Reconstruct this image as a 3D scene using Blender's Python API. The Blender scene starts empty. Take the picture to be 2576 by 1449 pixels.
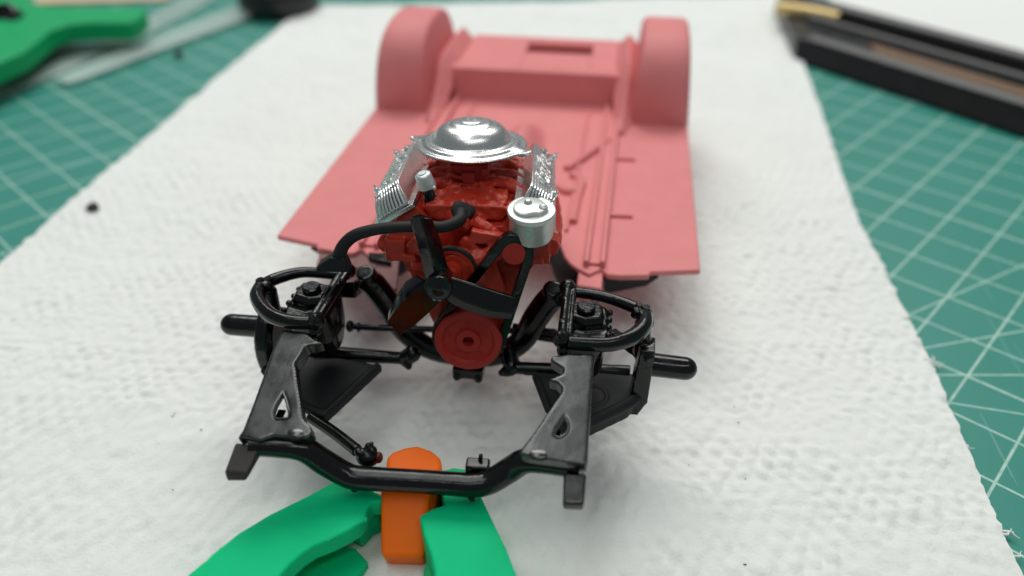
import bpy, bmesh, math, random
import numpy as np
from mathutils import Vector, Matrix, noise

random.seed(7)
S = bpy.context.scene
COL = S.collection
R = math.radians
S.unit_settings.system = 'METRIC'
S.unit_settings.scale_length = 0.01            # one unit is one centimetre

# ------------------------------------------------------------------ camera
CAM = Vector((1.94, -7.49, 7.70))
PITCH, YAW = R(35.0), R(8.6)
FPX, PCX, PCY = 1935.0, 1288.0, 724.5          # focal length and centre for a 2576 wide picture
cd = bpy.data.cameras.new('camera')
cam = bpy.data.objects.new('camera', cd)
COL.objects.link(cam)
cam.location = CAM
cam.rotation_euler = (R(90) - PITCH, 0, YAW)
cd.sensor_width = 36.0
cd.lens = 36.0 * FPX / 2576.0
cd.clip_start, cd.clip_end = 0.1, 500
cd.dof.use_dof = True
cd.dof.focus_distance = 9.3
cd.dof.aperture_fstop = 0.125
S.camera = cam

# ------------------------------------------------------------------ world, lamps, exposure
W = bpy.data.worlds.new('World')
S.world = W
W.use_nodes = True
bg = W.node_tree.nodes['Background']
bg.inputs['Color'].default_value = (0.86, 0.95, 1.0, 1)
bg.inputs['Strength'].default_value = 0.20


def area(name, loc, target, sx, sy, power, color):
    l = bpy.data.lights.new(name, 'AREA')
    l.shape = 'RECTANGLE'
    l.size, l.size_y = sx, sy
    l.energy = power
    l.color = color
    o = bpy.data.objects.new(name, l)
    COL.objects.link(o)
    o.location = loc
    o.rotation_euler = (Vector(target) - Vector(loc)).to_track_quat('-Z', 'Y').to_euler()
    return o


area('ceiling_or_fill_lamp', (-8, 78, 100), (0, 2, 0), 120, 50, 109000, (1.0, 0.985, 0.94))
area('ceiling_or_fill_lamp', (-26, 4, 125), (0, 2, 0), 95, 36, 34000, (0.96, 1.0, 0.98))

area('ceiling_or_fill_lamp', (35, -55, 130), (0, 2, 0), 120, 16, 34000, (1.0, 1.0, 0.97))  # added camera-side fill, brightens the wells' front faces and streaks the chrome

S.view_settings.view_transform = 'Standard'
S.view_settings.look = 'None'
S.view_settings.exposure = 0.0
S.view_settings.gamma = 1.0
S.cycles.max_bounces = 8
S.cycles.use_denoising = True

# ------------------------------------------------------------------ helpers: picture point -> place
_f = Vector((-math.sin(YAW) * math.cos(PITCH), math.cos(YAW) * math.cos(PITCH), -math.sin(PITCH)))
_r = Vector((math.cos(YAW), math.sin(YAW), 0))
_u = _r.cross(_f)


def ray(px, py):
    return _f + _r * ((px - PCX) / FPX) - _u * ((py - PCY) / FPX)


def az(px, py, z):
    d = ray(px, py)
    return CAM + d * ((z - CAM.z) / d.z)


def ay(px, py, y):
    d = ray(px, py)
    return CAM + d * ((y - CAM.y) / d.y)


def apl(px, py, p, n):
    d = ray(px, py)
    n = Vector(n)
    return CAM + d * ((Vector(p) - CAM).dot(n) / d.dot(n))


# engine frame: crank nose at the origin, rear of the engine along +y
EORG = ay(1178, 857, 0.1)
EM = Matrix.Rotation(R(6), 4, 'Z') @ Matrix.Rotation(R(-6), 4, 'X')
EI = EM.to_3x3().transposed()


def ey(px, py, ly):
    o = EI @ (CAM - EORG)
    d = EI @ ray(px, py)
    return o + d * ((ly - o.y) / d.y)


# ------------------------------------------------------------------ materials
def mat(name, color, rough=0.5, metal=0.0, coat=0.0, spec=0.5, noise_scale=0, noise_amt=0.0, bump=0.0,
        bump_scale=40, sss=0.0, sss_radius=(0.1, 0.1, 0.1), trans=0.0, rough_var=0.0):
    m = bpy.data.materials.new(name)
    m.use_nodes = True
    nt = m.node_tree
    b = nt.nodes['Principled BSDF']
    b.inputs['Base Color'].default_value = (*color, 1)
    b.inputs['Roughness'].default_value = rough
    b.inputs['Metallic'].default_value = metal
    b.inputs['Coat Weight'].default_value = coat
    b.inputs['Coat Roughness'].default_value = 0.12
    b.inputs['Specular IOR Level'].default_value = spec
    if sss:
        b.inputs['Subsurface Weight'].default_value = sss
        b.inputs['Subsurface Radius'].default_value = sss_radius
        b.inputs['Subsurface Scale'].default_value = 1.0
    b.inputs['Transmission Weight'].default_value = trans
    tc = nt.nodes.new('ShaderNodeTexCoord')
    if noise_amt or rough_var:
        n = nt.nodes.new('ShaderNodeTexNoise')
        n.inputs['Scale'].default_value = noise_scale or 3
        n.inputs['Detail'].default_value = 6
        nt.links.new(tc.outputs['Object'], n.inputs['Vector'])
        if noise_amt:
            mx = nt.nodes.new('ShaderNodeMix')
            mx.data_type = 'RGBA'
            mx.inputs[6].default_value = (*[c * (1 - noise_amt) for c in color], 1)
            mx.inputs[7].default_value = (*[min(1, c * (1 + noise_amt)) for c in color], 1)
            nt.links.new(n.outputs['Fac'], mx.inputs[0])
            nt.links.new(mx.outputs[2], b.inputs['Base Color'])
        if rough_var:
            mr = nt.nodes.new('ShaderNodeMapRange')
            mr.inputs['From Min'].default_value = 0.3
            mr.inputs['From Max'].default_value = 0.7
            mr.inputs['To Min'].default_value = max(0.02, rough - rough_var)
            mr.inputs['To Max'].default_value = min(1, rough + rough_var)
            nt.links.new(n.outputs['Fac'], mr.inputs['Value'])
            nt.links.new(mr.outputs['Result'], b.inputs['Roughness'])
    if bump:
        n2 = nt.nodes.new('ShaderNodeTexNoise')
        n2.inputs['Scale'].default_value = bump_scale
        n2.inputs['Detail'].default_value = 5
        nt.links.new(tc.outputs['Object'], n2.inputs['Vector'])
        bp = nt.nodes.new('ShaderNodeBump')
        bp.inputs['Strength'].default_value = bump
        bp.inputs['Distance'].default_value = 0.01
        nt.links.new(n2.outputs['Fac'], bp.inputs['Height'])
        nt.links.new(bp.outputs['Normal'], b.inputs['Normal'])
    return m


M = {}
M['pink'] = mat('pink_primer', (0.71, 0.228, 0.228), 0.62, noise_scale=2.5, noise_amt=0.08, bump=0.10, bump_scale=60, spec=0.35)
M['black'] = mat('black_moulded_plastic', (0.0020, 0.0020, 0.0024), 0.19, coat=0.0, spec=0.40, noise_scale=6, rough_var=0.08, bump=0.30, bump_scale=14)
M['horn'] = mat('scuffed_black_plastic', (0.005, 0.0056, 0.005), 0.26, coat=0.0, spec=1.0, noise_scale=4, rough_var=0.10, bump=0.8, bump_scale=1.8)
M['matte_black'] = mat('matte_black_paint', (0.008, 0.0092, 0.0105), 0.62, spec=0.35, noise_scale=20, noise_amt=0.25, bump=0.2, bump_scale=60)
M['brown_black'] = mat('brownish_black_paint', (0.030, 0.022, 0.021), 0.55, noise_scale=10, noise_amt=0.3, bump=0.2, bump_scale=30)
M['overspray'] = mat('pink_oversprayed_black', (0.19, 0.075, 0.072), 0.6, noise_scale=5, noise_amt=0.5, bump=0.2, bump_scale=30)
M['red'] = mat('engine_red_paint', (0.48, 0.034, 0.015), 0.36, noise_scale=9, noise_amt=0.22, bump=0.3, bump_scale=22, spec=0.4)
M['dull_red'] = mat('dull_red_paint', (0.38, 0.025, 0.018), 0.5, spec=0.3, noise_scale=14, noise_amt=0.16, bump=0.25, bump_scale=40)
M['silver'] = mat('silver_paint', (0.62, 0.65, 0.63), 0.42, metal=0.65, noise_scale=9, noise_amt=0.16, bump=0.3, bump_scale=35)
M['green'] = mat('green_clamp_plastic', (0.0, 0.52, 0.215), 0.58, noise_scale=4, noise_amt=0.05, bump=0.08, bump_scale=30, spec=0.12, sss=0.3, sss_radius=(0.005, 0.2, 0.10))
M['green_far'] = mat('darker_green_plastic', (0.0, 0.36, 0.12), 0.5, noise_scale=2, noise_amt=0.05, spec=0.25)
M['orange'] = mat('orange_pad_plastic', (1.0, 0.165, 0.004), 0.45, bump=0.12, bump_scale=30, spec=0.2)
_nt = M['orange'].node_tree                     # the pad lets light through, like tinted soft plastic
_tr = _nt.nodes.new('ShaderNodeBsdfTranslucent')
_tr.inputs['Color'].default_value = (1.0, 0.15, 0.004, 1)
_mx = _nt.nodes.new('ShaderNodeMixShader')
_mx.inputs[0].default_value = 0.08
_nt.links.new(_nt.nodes['Principled BSDF'].outputs[0], _mx.inputs[1])
_nt.links.new(_tr.outputs[0], _mx.inputs[2])
_nt.links.new(_mx.outputs[0], _nt.nodes['Material Output'].inputs['Surface'])
M['crumb'] = mat('dark_crumb', (0.035, 0.035, 0.035), 0.8, bump=0.5, bump_scale=30)
M['lid_black'] = mat('black_jar_plastic', (0.008, 0.009, 0.010), 0.35)
M['lid_white'] = mat('white_jar_disc', (0.78, 0.78, 0.76), 0.5)
M['tray'] = mat('black_tray_plastic', (0.012, 0.012, 0.013), 0.33, noise_scale=2, rough_var=0.1)
M['tray_grey'] = mat('lit_edge_grey', (0.075, 0.075, 0.075), 0.5, noise_scale=3, noise_amt=0.3)  # lighter grey stands in for light caught along the tray's edges and ridge
M['brown'] = mat('brown_stripe', (0.13, 0.058, 0.013), 0.5, noise_scale=2, noise_amt=0.2)
M['brass'] = mat('brass', (0.55, 0.42, 0.19), 0.4, metal=0.6)
M['tan'] = mat('tan_card', (0.62, 0.48, 0.34), 0.8, noise_scale=1, noise_amt=0.1)
M['yellow'] = mat('yellow_wood', (0.50, 0.42, 0.10), 0.6, noise_scale=2, noise_amt=0.1)
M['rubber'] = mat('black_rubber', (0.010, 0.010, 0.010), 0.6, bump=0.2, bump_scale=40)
M['clear'] = mat('cloudy_clear_plastic', (0.62, 0.74, 0.70), 0.3, spec=0.6, noise_scale=1.2, noise_amt=0.1)
M['clear'].node_tree.nodes['Principled BSDF'].inputs['Alpha'].default_value = 0.38


def chrome():
    m = bpy.data.materials.new('plated_chrome')
    m.use_nodes = True
    nt = m.node_tree
    b = nt.nodes['Principled BSDF']
    b.inputs['Metallic'].default_value = 1.0
    tc = nt.nodes.new('ShaderNodeTexCoord')
    n = nt.nodes.new('ShaderNodeTexNoise')
    n.inputs['Scale'].default_value = 38
    n.inputs['Detail'].default_value = 8
    n.inputs['Roughness'].default_value = 0.75
    nt.links.new(tc.outputs['Object'], n.inputs['Vector'])
    cr = nt.nodes.new('ShaderNodeValToRGB')
    cr.color_ramp.elements[0].position = 0.33
    cr.color_ramp.elements[0].color = (0.36, 0.37, 0.36, 1)
    cr.color_ramp.elements[1].position = 0.46
    cr.color_ramp.elements[1].color = (0.78, 0.79, 0.78, 1)
    nt.links.new(n.outputs['Fac'], cr.inputs['Fac'])
    nt.links.new(cr.outputs['Color'], b.inputs['Base Color'])
    mr = nt.nodes.new('ShaderNodeMapRange')
    mr.inputs['From Min'].default_value = 0.3
    mr.inputs['From Max'].default_value = 0.7
    mr.inputs['To Min'].default_value = 0.42
    mr.inputs['To Max'].default_value = 0.13
    nt.links.new(n.outputs['Fac'], mr.inputs['Value'])
    nt.links.new(mr.outputs['Result'], b.inputs['Roughness'])
    bp = nt.nodes.new('ShaderNodeBump')
    bp.inputs['Strength'].default_value = 0.32
    bp.inputs['Distance'].default_value = 0.005
    nt.links.new(n.outputs['Fac'], bp.inputs['Height'])
    nt.links.new(bp.outputs['Normal'], b.inputs['Normal'])
    return m


M['chrome'] = chrome()
M['bright_chrome'] = M['chrome'].copy()
M['bright_chrome'].name = 'bright_chrome'
for _n in M['bright_chrome'].node_tree.nodes:
    if _n.type == 'BUMP':
        _n.inputs['Strength'].default_value = 0.10
    if _n.type == 'MAP_RANGE':
        _n.inputs['To Min'].default_value = 0.34
        _n.inputs['To Max'].default_value = 0.20
    if _n.type == 'VALTORGB':
        _n.color_ramp.elements[0].color = (0.74, 0.75, 0.74, 1)
        _n.color_ramp.elements[1].color = (0.84, 0.85, 0.84, 1)


def towel_mat():
    m = mat('white_paper', (0.83, 0.85, 0.82), 0.95, spec=0.1)
    nt = m.node_tree
    b = nt.nodes['Principled BSDF']
    tc = nt.nodes.new('ShaderNodeTexCoord')
    n = nt.nodes.new('ShaderNodeTexNoise')
    n.inputs['Scale'].default_value = 22
    n.inputs['Detail'].default_value = 9
    n.inputs['Roughness'].default_value = 0.7
    nt.links.new(tc.outputs['Object'], n.inputs['Vector'])
    bp = nt.nodes.new('ShaderNodeBump')
    bp.inputs['Strength'].default_value = 0.9
    bp.inputs['Distance'].default_value = 0.02
    nt.links.new(n.outputs['Fac'], bp.inputs['Height'])
    nt.links.new(bp.outputs['Normal'], b.inputs['Normal'])
    return m


M['paper'] = towel_mat()


def cutting_mat_material():
    m = bpy.data.materials.new('green_cutting_mat')
    m.use_nodes = True
    nt = m.node_tree
    b = nt.nodes['Principled BSDF']
    L = nt.links.new
    tc = nt.nodes.new('ShaderNodeTexCoord')
    sep = nt.nodes.new('ShaderNodeSeparateXYZ')
    L(tc.outputs['Object'], sep.inputs[0])

    def mth(op, a, c=None, d=None):
        n = nt.nodes.new('ShaderNodeMath')
        n.operation = op
        for i, v in enumerate((a, c, d)):
            if v is None:
                continue
            if isinstance(v, (int, float)):
                n.inputs[i].default_value = v
            else:
                L(v, n.inputs[i])
        return n.outputs[0]

    def lin(ax_, bx, off):
        return mth('ADD', mth('ADD', mth('MULTIPLY', sep.outputs[0], ax_), mth('MULTIPLY', sep.outputs[1], bx)), off)

    def grid(v, period, half):
        fr = mth('FRACT', mth('DIVIDE', v, period))
        dd = mth('MULTIPLY', mth('SUBTRACT', 0.5, mth('ABSOLUTE', mth('SUBTRACT', fr, 0.5))), period)
        return mth('LESS_THAN', dd, half)

    c, s = math.cos(R(55)), math.sin(R(55))
    vn = lin(c, s, -6.066 + 0.967 * 100)
    vm = lin(s, -c, -4.83 + 0.955 * 100)
    g = mth('MAXIMUM', grid(vn, 0.967, 0.019), grid(vm, 0.955, 0.019))
    g = mth('MAXIMUM', g, grid(vn, 0.967 * 5, 0.026))
    ox, oy = 4.5, 1.79
    for deg in (22.3, 8.5, -5.5, 37.5, 55 + 45):
        cc, ss = math.cos(R(deg)), math.sin(R(deg))
        v = lin(-ss, cc, ss * ox - cc * oy)
        g = mth('MAXIMUM', g, mth('LESS_THAN', mth('ABSOLUTE', v), 0.015))
    for (qx, qy, deg) in ((-11.5, 5.9, 42.0), (-13.0, 8.0, 25.0)):
        cc, ss = math.cos(R(deg)), math.sin(R(deg))
        v = lin(-ss, cc, ss * qx - cc * qy)
        g = mth('MAXIMUM', g, mth('LESS_THAN', mth('ABSOLUTE', v), 0.015))
    n = nt.nodes.new('ShaderNodeTexNoise')
    n.inputs['Scale'].default_value = 0.6
    n.inputs['Detail'].default_value = 6
    L(tc.outputs['Object'], n.inputs['Vector'])
    mx = nt.nodes.new('ShaderNodeMix')
    mx.data_type = 'RGBA'
    mx.inputs[6].default_value = (0.020, 0.222, 0.176, 1)
    mx.inputs[7].default_value = (0.030, 0.258, 0.206, 1)
    L(n.outputs['Fac'], mx.inputs[0])
    n2 = nt.nodes.new('ShaderNodeTexNoise')
    n2.inputs['Scale'].default_value = 9
    n2.inputs['Detail'].default_value = 8
    L(tc.outputs['Object'], n2.inputs['Vector'])
    wear = nt.nodes.new('ShaderNodeMapRange')
    wear.inputs['From Min'].default_value = 0.3
    wear.inputs['From Max'].default_value = 0.6
    wear.inputs['To Min'].default_value = 0.55
    wear.inputs['To Max'].default_value = 0.9
    L(n2.outputs['Fac'], wear.inputs['Value'])
    mx2 = nt.nodes.new('ShaderNodeMix')
    mx2.data_type = 'RGBA'
    L(mx.outputs[2], mx2.inputs[6])
    mx2.inputs[7].default_value = (0.46, 0.66, 0.58, 1)
    L(mth('MULTIPLY', g, wear.outputs['Result']), mx2.inputs[0])
    L(mx2.outputs[2], b.inputs['Base Color'])
    b.inputs['Roughness'].default_value = 0.42
    g2 = None
    for (sx, sy, rot) in ((26, 0.35, 0.5), (22, 0.3, 2.2)):
        mp = nt.nodes.new('ShaderNodeMapping')
        mp.inputs['Rotation'].default_value = (0, 0, rot)
        mp.inputs['Scale'].default_value = (sx, sy, 1)
        L(tc.outputs['Object'], mp.inputs['Vector'])
        ns = nt.nodes.new('ShaderNodeTexNoise')
        ns.inputs['Scale'].default_value = 0.55
        ns.inputs['Detail'].default_value = 2
        L(mp.outputs['Vector'], ns.inputs['Vector'])
        q = mth('MULTIPLY', mth('GREATER_THAN', ns.outputs['Fac'], 0.735), 0.35)
        g2 = q if g2 is None else mth('MAXIMUM', g2, q)
    mx3 = nt.nodes.new('ShaderNodeMix')
    mx3.data_type = 'RGBA'
    L(mx2.outputs[2], mx3.inputs[6])
    mx3.inputs[7].default_value = (0.30, 0.48, 0.42, 1)
    L(g2, mx3.inputs[0])
    L(mx3.outputs[2], b.inputs['Base Color'])
    bp = nt.nodes.new('ShaderNodeBump')
    n3 = nt.nodes.new('ShaderNodeTexNoise')
    n3.inputs['Scale'].default_value = 60
    L(tc.outputs['Object'], n3.inputs['Vector'])
    bp.inputs['Strength'].default_value = 0.25
    bp.inputs['Distance'].default_value = 0.01
    L(n3.outputs['Fac'], bp.inputs['Height'])
    L(bp.outputs['Normal'], b.inputs['Normal'])
    return m


M['mat'] = cutting_mat_material()


# ------------------------------------------------------------------ helpers: mesh building
def frame_from(z, up=Vector((0, 0, 1))):
    z = Vector(z).normalized()
    if abs(z.dot(up)) > 0.98:
        up = Vector((0, 1, 0))
    x = up.cross(z).normalized()
    y = z.cross(x)
    return x, y, z


def catmull(pts, n=6):
    pts = [Vector(p) for p in pts]
    out = []
    for i in range(len(pts) - 1):
        p0, p1, p2, p3 = pts[max(i - 1, 0)], pts[i], pts[i + 1], pts[min(i + 2, len(pts) - 1)]
        for k in range(n):
            t = k / n
            out.append(0.5 * ((2 * p1) + (p2 - p0) * t + (2 * p0 - 5 * p1 + 4 * p2 - p3) * t * t + (3 * p1 - p0 - 3 * p2 + p3) * t ** 3))
    out.append(pts[-1])
    return out


class MB:
    def __init__(self):
        self.v, self.f = [], []

    def add(self, vs, fs):
        b = len(self.v)
        self.v += [Vector(p) for p in vs]
        self.f += [tuple(i + b for i in f) for f in fs]
        return self

    def box(self, c, s, rot=None):
        c = Vector(c)
        m = rot.to_matrix() if hasattr(rot, 'to_matrix') else (rot or Matrix.Identity(3))
        vs = [c + m @ Vector((x * s[0] / 2, y * s[1] / 2, z * s[2] / 2)) for x in (-1, 1) for y in (-1, 1) for z in (-1, 1)]
        return self.add(vs, [(0, 1, 3, 2), (4, 6, 7, 5), (0, 4, 5, 1), (2, 3, 7, 6), (0, 2, 6, 4), (1, 5, 7, 3)])

    def bar(self, a, b, w, h, up=(0, 0, 1)):
        a, b = Vector(a), Vector(b)
        x, y, z = frame_from(b - a, Vector(up))
        m = Matrix((x, y, z)).transposed()
        return self.box((a + b) / 2, (w, h, (b - a).length), m)

    def tube(self, pts, r, seg=12, smooth=6, squash=1.0, up=(0, 0, 1), cap=True, closed=False):
        n0 = len(pts)
        if isinstance(r, (int, float)):
            r = [r] * n0
        P = [Vector((p[0], p[1], p[2])) for p in pts]
        if smooth > 1 and n0 > 2:
            Pc = catmull(P, smooth)
            rr = []
            for i in range(n0 - 1):
                for k in range(smooth):
                    rr.append(r[i] + (r[i + 1] - r[i]) * k / smooth)
            rr.append(r[-1])
            P, r = Pc, rr
        n = len(P)
        vs, fs = [], []
        x = None
        for i in range(n):
            if closed:
                t = (P[(i + 1) % n] - P[i - 1]).normalized()
            else:
                t = (P[min(i + 1, n - 1)] - P[max(i - 1, 0)]).normalized()
            if x is None:
                x, y, _ = frame_from(t, Vector(up))
            else:
                x = (x - t * x.dot(t)).normalized()
                y = t.cross(x)
            for k in range(seg):
                a = 2 * math.pi * k / seg
                vs.append(P[i] + x * (math.cos(a) * r[i]) + y * (math.sin(a) * r[i] * squash))
        m = n if closed else n - 1
        for i in range(m):
            j = (i + 1) % n
            for k in range(seg):
                fs.append((i * seg + k, i * seg + (k + 1) % seg, j * seg + (k + 1) % seg, j * seg + k))
        if cap and not closed:
            fs.append(tuple(reversed(range(seg))))
            fs.append(tuple((n - 1) * seg + k for k in range(seg)))
        return self.add(vs, fs)

    def lathe(self, prof, origin, axis=(0, 0, 1), seg=32, fn=None):
        """prof: (radius, height) list from one end on the axis to the other"""
        o = Vector(origin)
        x, y, z = frame_from(axis)
        vs, fs, idx = [], [], []
        for r, h in prof:
            if r < 1e-5:
                idx.append([len(vs)])
                vs.append(o + z * h)
            else:
                ring = []
                for k in range(seg):
                    a = 2 * math.pi * k / seg
                    q = r * (fn(a, r) if fn else 1)
                    ring.append(len(vs))
                    vs.append(o + x * (q * math.cos(a)) + y * (q * math.sin(a)) + z * h)
                idx.append(ring)
        for A, B in zip(idx[:-1], idx[1:]):
            for k in range(seg):
                k2 = (k + 1) % seg
                if len(A) == 1 and len(B) == 1:
                    continue
                if len(A) == 1:
                    fs.append((A[0], B[k], B[k2]))
                elif len(B) == 1:
                    fs.append((A[k], A[k2], B[0]))
                else:
                    fs.append((A[k], A[k2], B[k2], B[k]))
        return self.add(vs, fs)

    def cyl(self, a, b, r, r2=None, seg=20):
        a, b = Vector(a), Vector(b)
        L = (b - a).length
        r2 = r if r2 is None else r2
        return self.lathe([(0, 0), (r, 0), (r2, L), (0, L)], a, b - a, seg)

    def ball(self, c, r, seg=14, sc=(1, 1, 1)):
        c = Vector(c)
        b = len(self.v)
        n = seg // 2
        self.lathe([(r * math.sin(math.pi * i / n), -r * math.cos(math.pi * i / n)) for i in range(n + 1)], (0, 0, 0), (0, 0, 1), seg)
        for i in range(b, len(self.v)):
            p = self.v[i]
            self.v[i] = c + Vector((p.x * sc[0], p.y * sc[1], p.z * sc[2]))
        return self

    def prism(self, pts, ext):
        """pts: 3d outline, ext: extrusion vector"""
        P = [Vector(p) for p in pts]
        e = Vector(ext)
        n = len(P)
        vs = P + [p + e for p in P]
        fs = [tuple(range(n)), tuple(reversed(range(n, 2 * n)))]
        fs += [(i, i + n, (i + 1) % n + n, (i + 1) % n) for i in range(n)]
        return self.add(vs, fs)

    def loft(self, sections, cap=True):
        n = len(sections[0])
        vs = [p for s_ in sections for p in s_]
        fs = []
        for i in range(len(sections) - 1):
            for k in range(n):
                k2 = (k + 1) % n
                fs.append((i * n + k, i * n + k2, (i + 1) * n + k2, (i + 1) * n + k))
        if cap:
            fs.append(tuple(reversed(range(n))))
            fs.append(tuple((len(sections) - 1) * n + k for k in range(n)))
        return self.add(vs, fs)

    def build(self, name, m, parent=None, bevel=0, seg=2, remesh=0, smooth_it=2, angle=40, wobble=0, wscale=3, subd=0):
        me = bpy.data.meshes.new(name)
        bm = bmesh.new()
        vv = [bm.verts.new(p) for p in self.v]
        for f in self.f:
            try:
                bm.faces.new([vv[i] for i in f])
            except ValueError:
                pass
        bm.normal_update()
        bmesh.ops.recalc_face_normals(bm, faces=bm.faces)
        if wobble:
            for v in bm.verts:
                v.co += noise.noise_vector(v.co * wscale) * wobble
        bm.to_mesh(me)
        bm.free()
        me.materials.append(m)
        for p in me.polygons:
            p.use_smooth = True
        if not remesh:
            me.set_sharp_from_angle(angle=R(angle))
        o = bpy.data.objects.new(name, me)
        COL.objects.link(o)
        if parent:
            o.parent = parent
        if bevel:
            md = o.modifiers.new('bevel', 'BEVEL')
            md.width = bevel
            md.segments = seg
            md.limit_method = 'ANGLE'
            md.angle_limit = R(35)
            md.harden_normals = False
        if subd:
            md = o.modifiers.new('subd', 'SUBSURF')
            md.levels = md.render_levels = subd
        if remesh:
            md = o.modifiers.new('remesh', 'REMESH')
            md.mode = 'VOXEL'
            md.voxel_size = remesh
            md.use_smooth_shade = True
            if smooth_it:
                md = o.modifiers.new('smooth', 'SMOOTH')
                md.factor = 0.5
                md.iterations = smooth_it
        return o


CAST = bpy.data.textures.new('casting_relief', 'CLOUDS')
CAST.noise_scale = 0.22
CAST.noise_depth = 3


def cast(o, strength=0.06):
    md = o.modifiers.new('casting', 'DISPLACE')
    md.texture = CAST
    md.texture_coords = 'LOCAL'
    md.strength = strength
    md.mid_level = 0.5
    return o


def tag(o, label, cat, group=None, kind=None):
    if label:
        o['label'] = label
    if cat:
        o['category'] = cat
    if group:
        o['group'] = group
    if kind:
        o['kind'] = kind
    return o


def thing(name, label, cat, loc=(0, 0, 0), group=None):
    o = bpy.data.objects.new(name, None)
    COL.objects.link(o)
    o.empty_display_size = 0.3
    o.location = loc
    return tag(o, label, cat, group)


def relief(rows, cols, fn):
    vs = [fn(i, j) for i in range(rows) for j in range(cols)]
    fs = [(i * cols + j, i * cols + j + 1, (i + 1) * cols + j + 1, (i + 1) * cols + j) for i in range(rows - 1) for j in range(cols - 1)]
    return vs, fs


# ------------------------------------------------------------------ setting: cutting mat, towels
mb = MB()
mb.box((0, 14, -0.26), (80, 70, 0.4))
tag(mb.build('cutting_mat', M['mat'], bevel=0.05), 'green self healing cutting mat with pale printed grid lines under the paper towel', 'cutting mat')

mb = MB()
mb.box((0, 14, -1.5), (120, 100, 2.0))
tag(mb.build('table', M['tan']), None, None, kind='structure')


def paper_sheet(name, label, left, right, step, amp, seed):
    """left / right: edge points of equal count, from front to back"""
    ln = sum((Vector(left[i + 1]) - Vector(left[i])).length for i in range(len(left) - 1))
    wd = (Vector(right[0]) - Vector(left[0])).length
    nv = int(ln / step)
    nu = int(wd / step)
    Lc = [Vector((*p, 0)) for p in left]
    Rc = [Vector((*p, 0)) for p in right]

    def sample(C, t):
        x = t * (len(C) - 1)
        i = min(int(x), len(C) - 2)
        return C[i].lerp(C[i + 1], x - i)

    co = np.zeros(((nv + 1), (nu + 1), 3))
    for i in range(nv + 1):
        t = i / nv
        a, b = sample(Lc, t), sample(Rc, t)
        ja = noise.noise(Vector((t * ln * 1.2, seed, 0))) * 0.06 + noise.noise(Vector((t * ln * 5, seed, 3))) * 0.03
        jb = noise.noise(Vector((t * ln * 1.2, seed, 7))) * 0.05 + noise.noise(Vector((t * ln * 6, seed, 9))) * 0.04
        a = a + Vector((ja, 0, 0))
        b = b + Vector((jb, 0, 0))
        u = np.linspace(0, 1, nu + 1)[:, None]
        co[i, :, :] = np.array(a)[None, :] * (1 - u) + np.array(b)[None, :] * u
    rng = np.random.RandomState(seed)
    X, Y = co[:, :, 0], co[:, :, 1]

    def vnoise(x, y, sd):
        rg = np.random.RandomState(sd)
        T = rg.rand(256, 256)
        xi, yi = np.floor(x).astype(int), np.floor(y).astype(int)
        fx, fy = x - xi, y - yi
        fx, fy = fx * fx * (3 - 2 * fx), fy * fy * (3 - 2 * fy)
        g = lambda p, q: T[p % 256, q % 256]
        return (g(xi, yi) * (1 - fx) + g(xi + 1, yi) * fx) * (1 - fy) + (g(xi, yi + 1) * (1 - fx) + g(xi + 1, yi + 1) * fx) * fy - 0.5

    wx = X + 0.16 * vnoise(X * 1.6, Y * 1.6, 1)
    wy = Y + 0.16 * vnoise(X * 1.6, Y * 1.6, 2)
    p1, p2 = 0.26, 0.21
    ru, rv = 0.989 * wx + 0.1495 * wy, -0.1495 * wx + 0.989 * wy
    row = np.floor(rv / p2)
    cu_ = np.cos(2 * np.pi * (ru / p1 + 0.5 * (row % 2) + 0.35 * vnoise(row * 7.3, ru * 0 + 0.5, 12)))
    puff = 0.55 * cu_ * np.abs(np.sin(np.pi * rv / p2)) + 0.5 * np.abs(np.sin(np.pi * rv / p2)) ** 0.6
    gate = np.clip(0.55 + 1.5 * vnoise(X * 1.7, Y * 1.7, 8), 0.05, 1.3)
    Z = amp * 1.35 * puff * gate + amp * 0.9 * vnoise(X * 3.5, Y * 4.5, 3) + amp * 1.1 * vnoise(X * 9, Y * 11, 4) + amp * 0.9 * vnoise(X * 18, Y * 18, 9)
    Z += 0.10 * vnoise(X * 0.35, Y * 0.35, 5) + 0.05 * vnoise(X * 0.9, Y * 0.9, 6)
    co[:, :, 2] = np.maximum(Z + 0.02, -0.055)
    n_u = nu + 1
    idx = np.arange((nv + 1) * n_u).reshape(nv + 1, n_u)
    fs = np.stack([idx[:-1, :-1], idx[:-1, 1:], idx[1:, 1:], idx[1:, :-1]], -1).reshape(-1, 4)
    me = bpy.data.meshes.new(name)
    me.vertices.add((nv + 1) * n_u)
    me.vertices.foreach_set('co', co.reshape(-1))
    me.loops.add(len(fs) * 4)
    me.loops.foreach_set('vertex_index', fs.reshape(-1))
    me.polygons.add(len(fs))
    me.polygons.foreach_set('loop_start', np.arange(0, len(fs) * 4, 4))
    me.polygons.foreach_set('loop_total', np.full(len(fs), 4))
    me.polygons.foreach_set('use_smooth', np.ones(len(fs), bool))
    me.update()
    me.materials.append(M['paper'])
    o = bpy.data.objects.new(name, me)
    COL.objects.link(o)
    return tag(o, label, 'paper towel')


def xy(px, py):
    p = az(px, py, 0)
    return (p.x, p.y)


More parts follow.
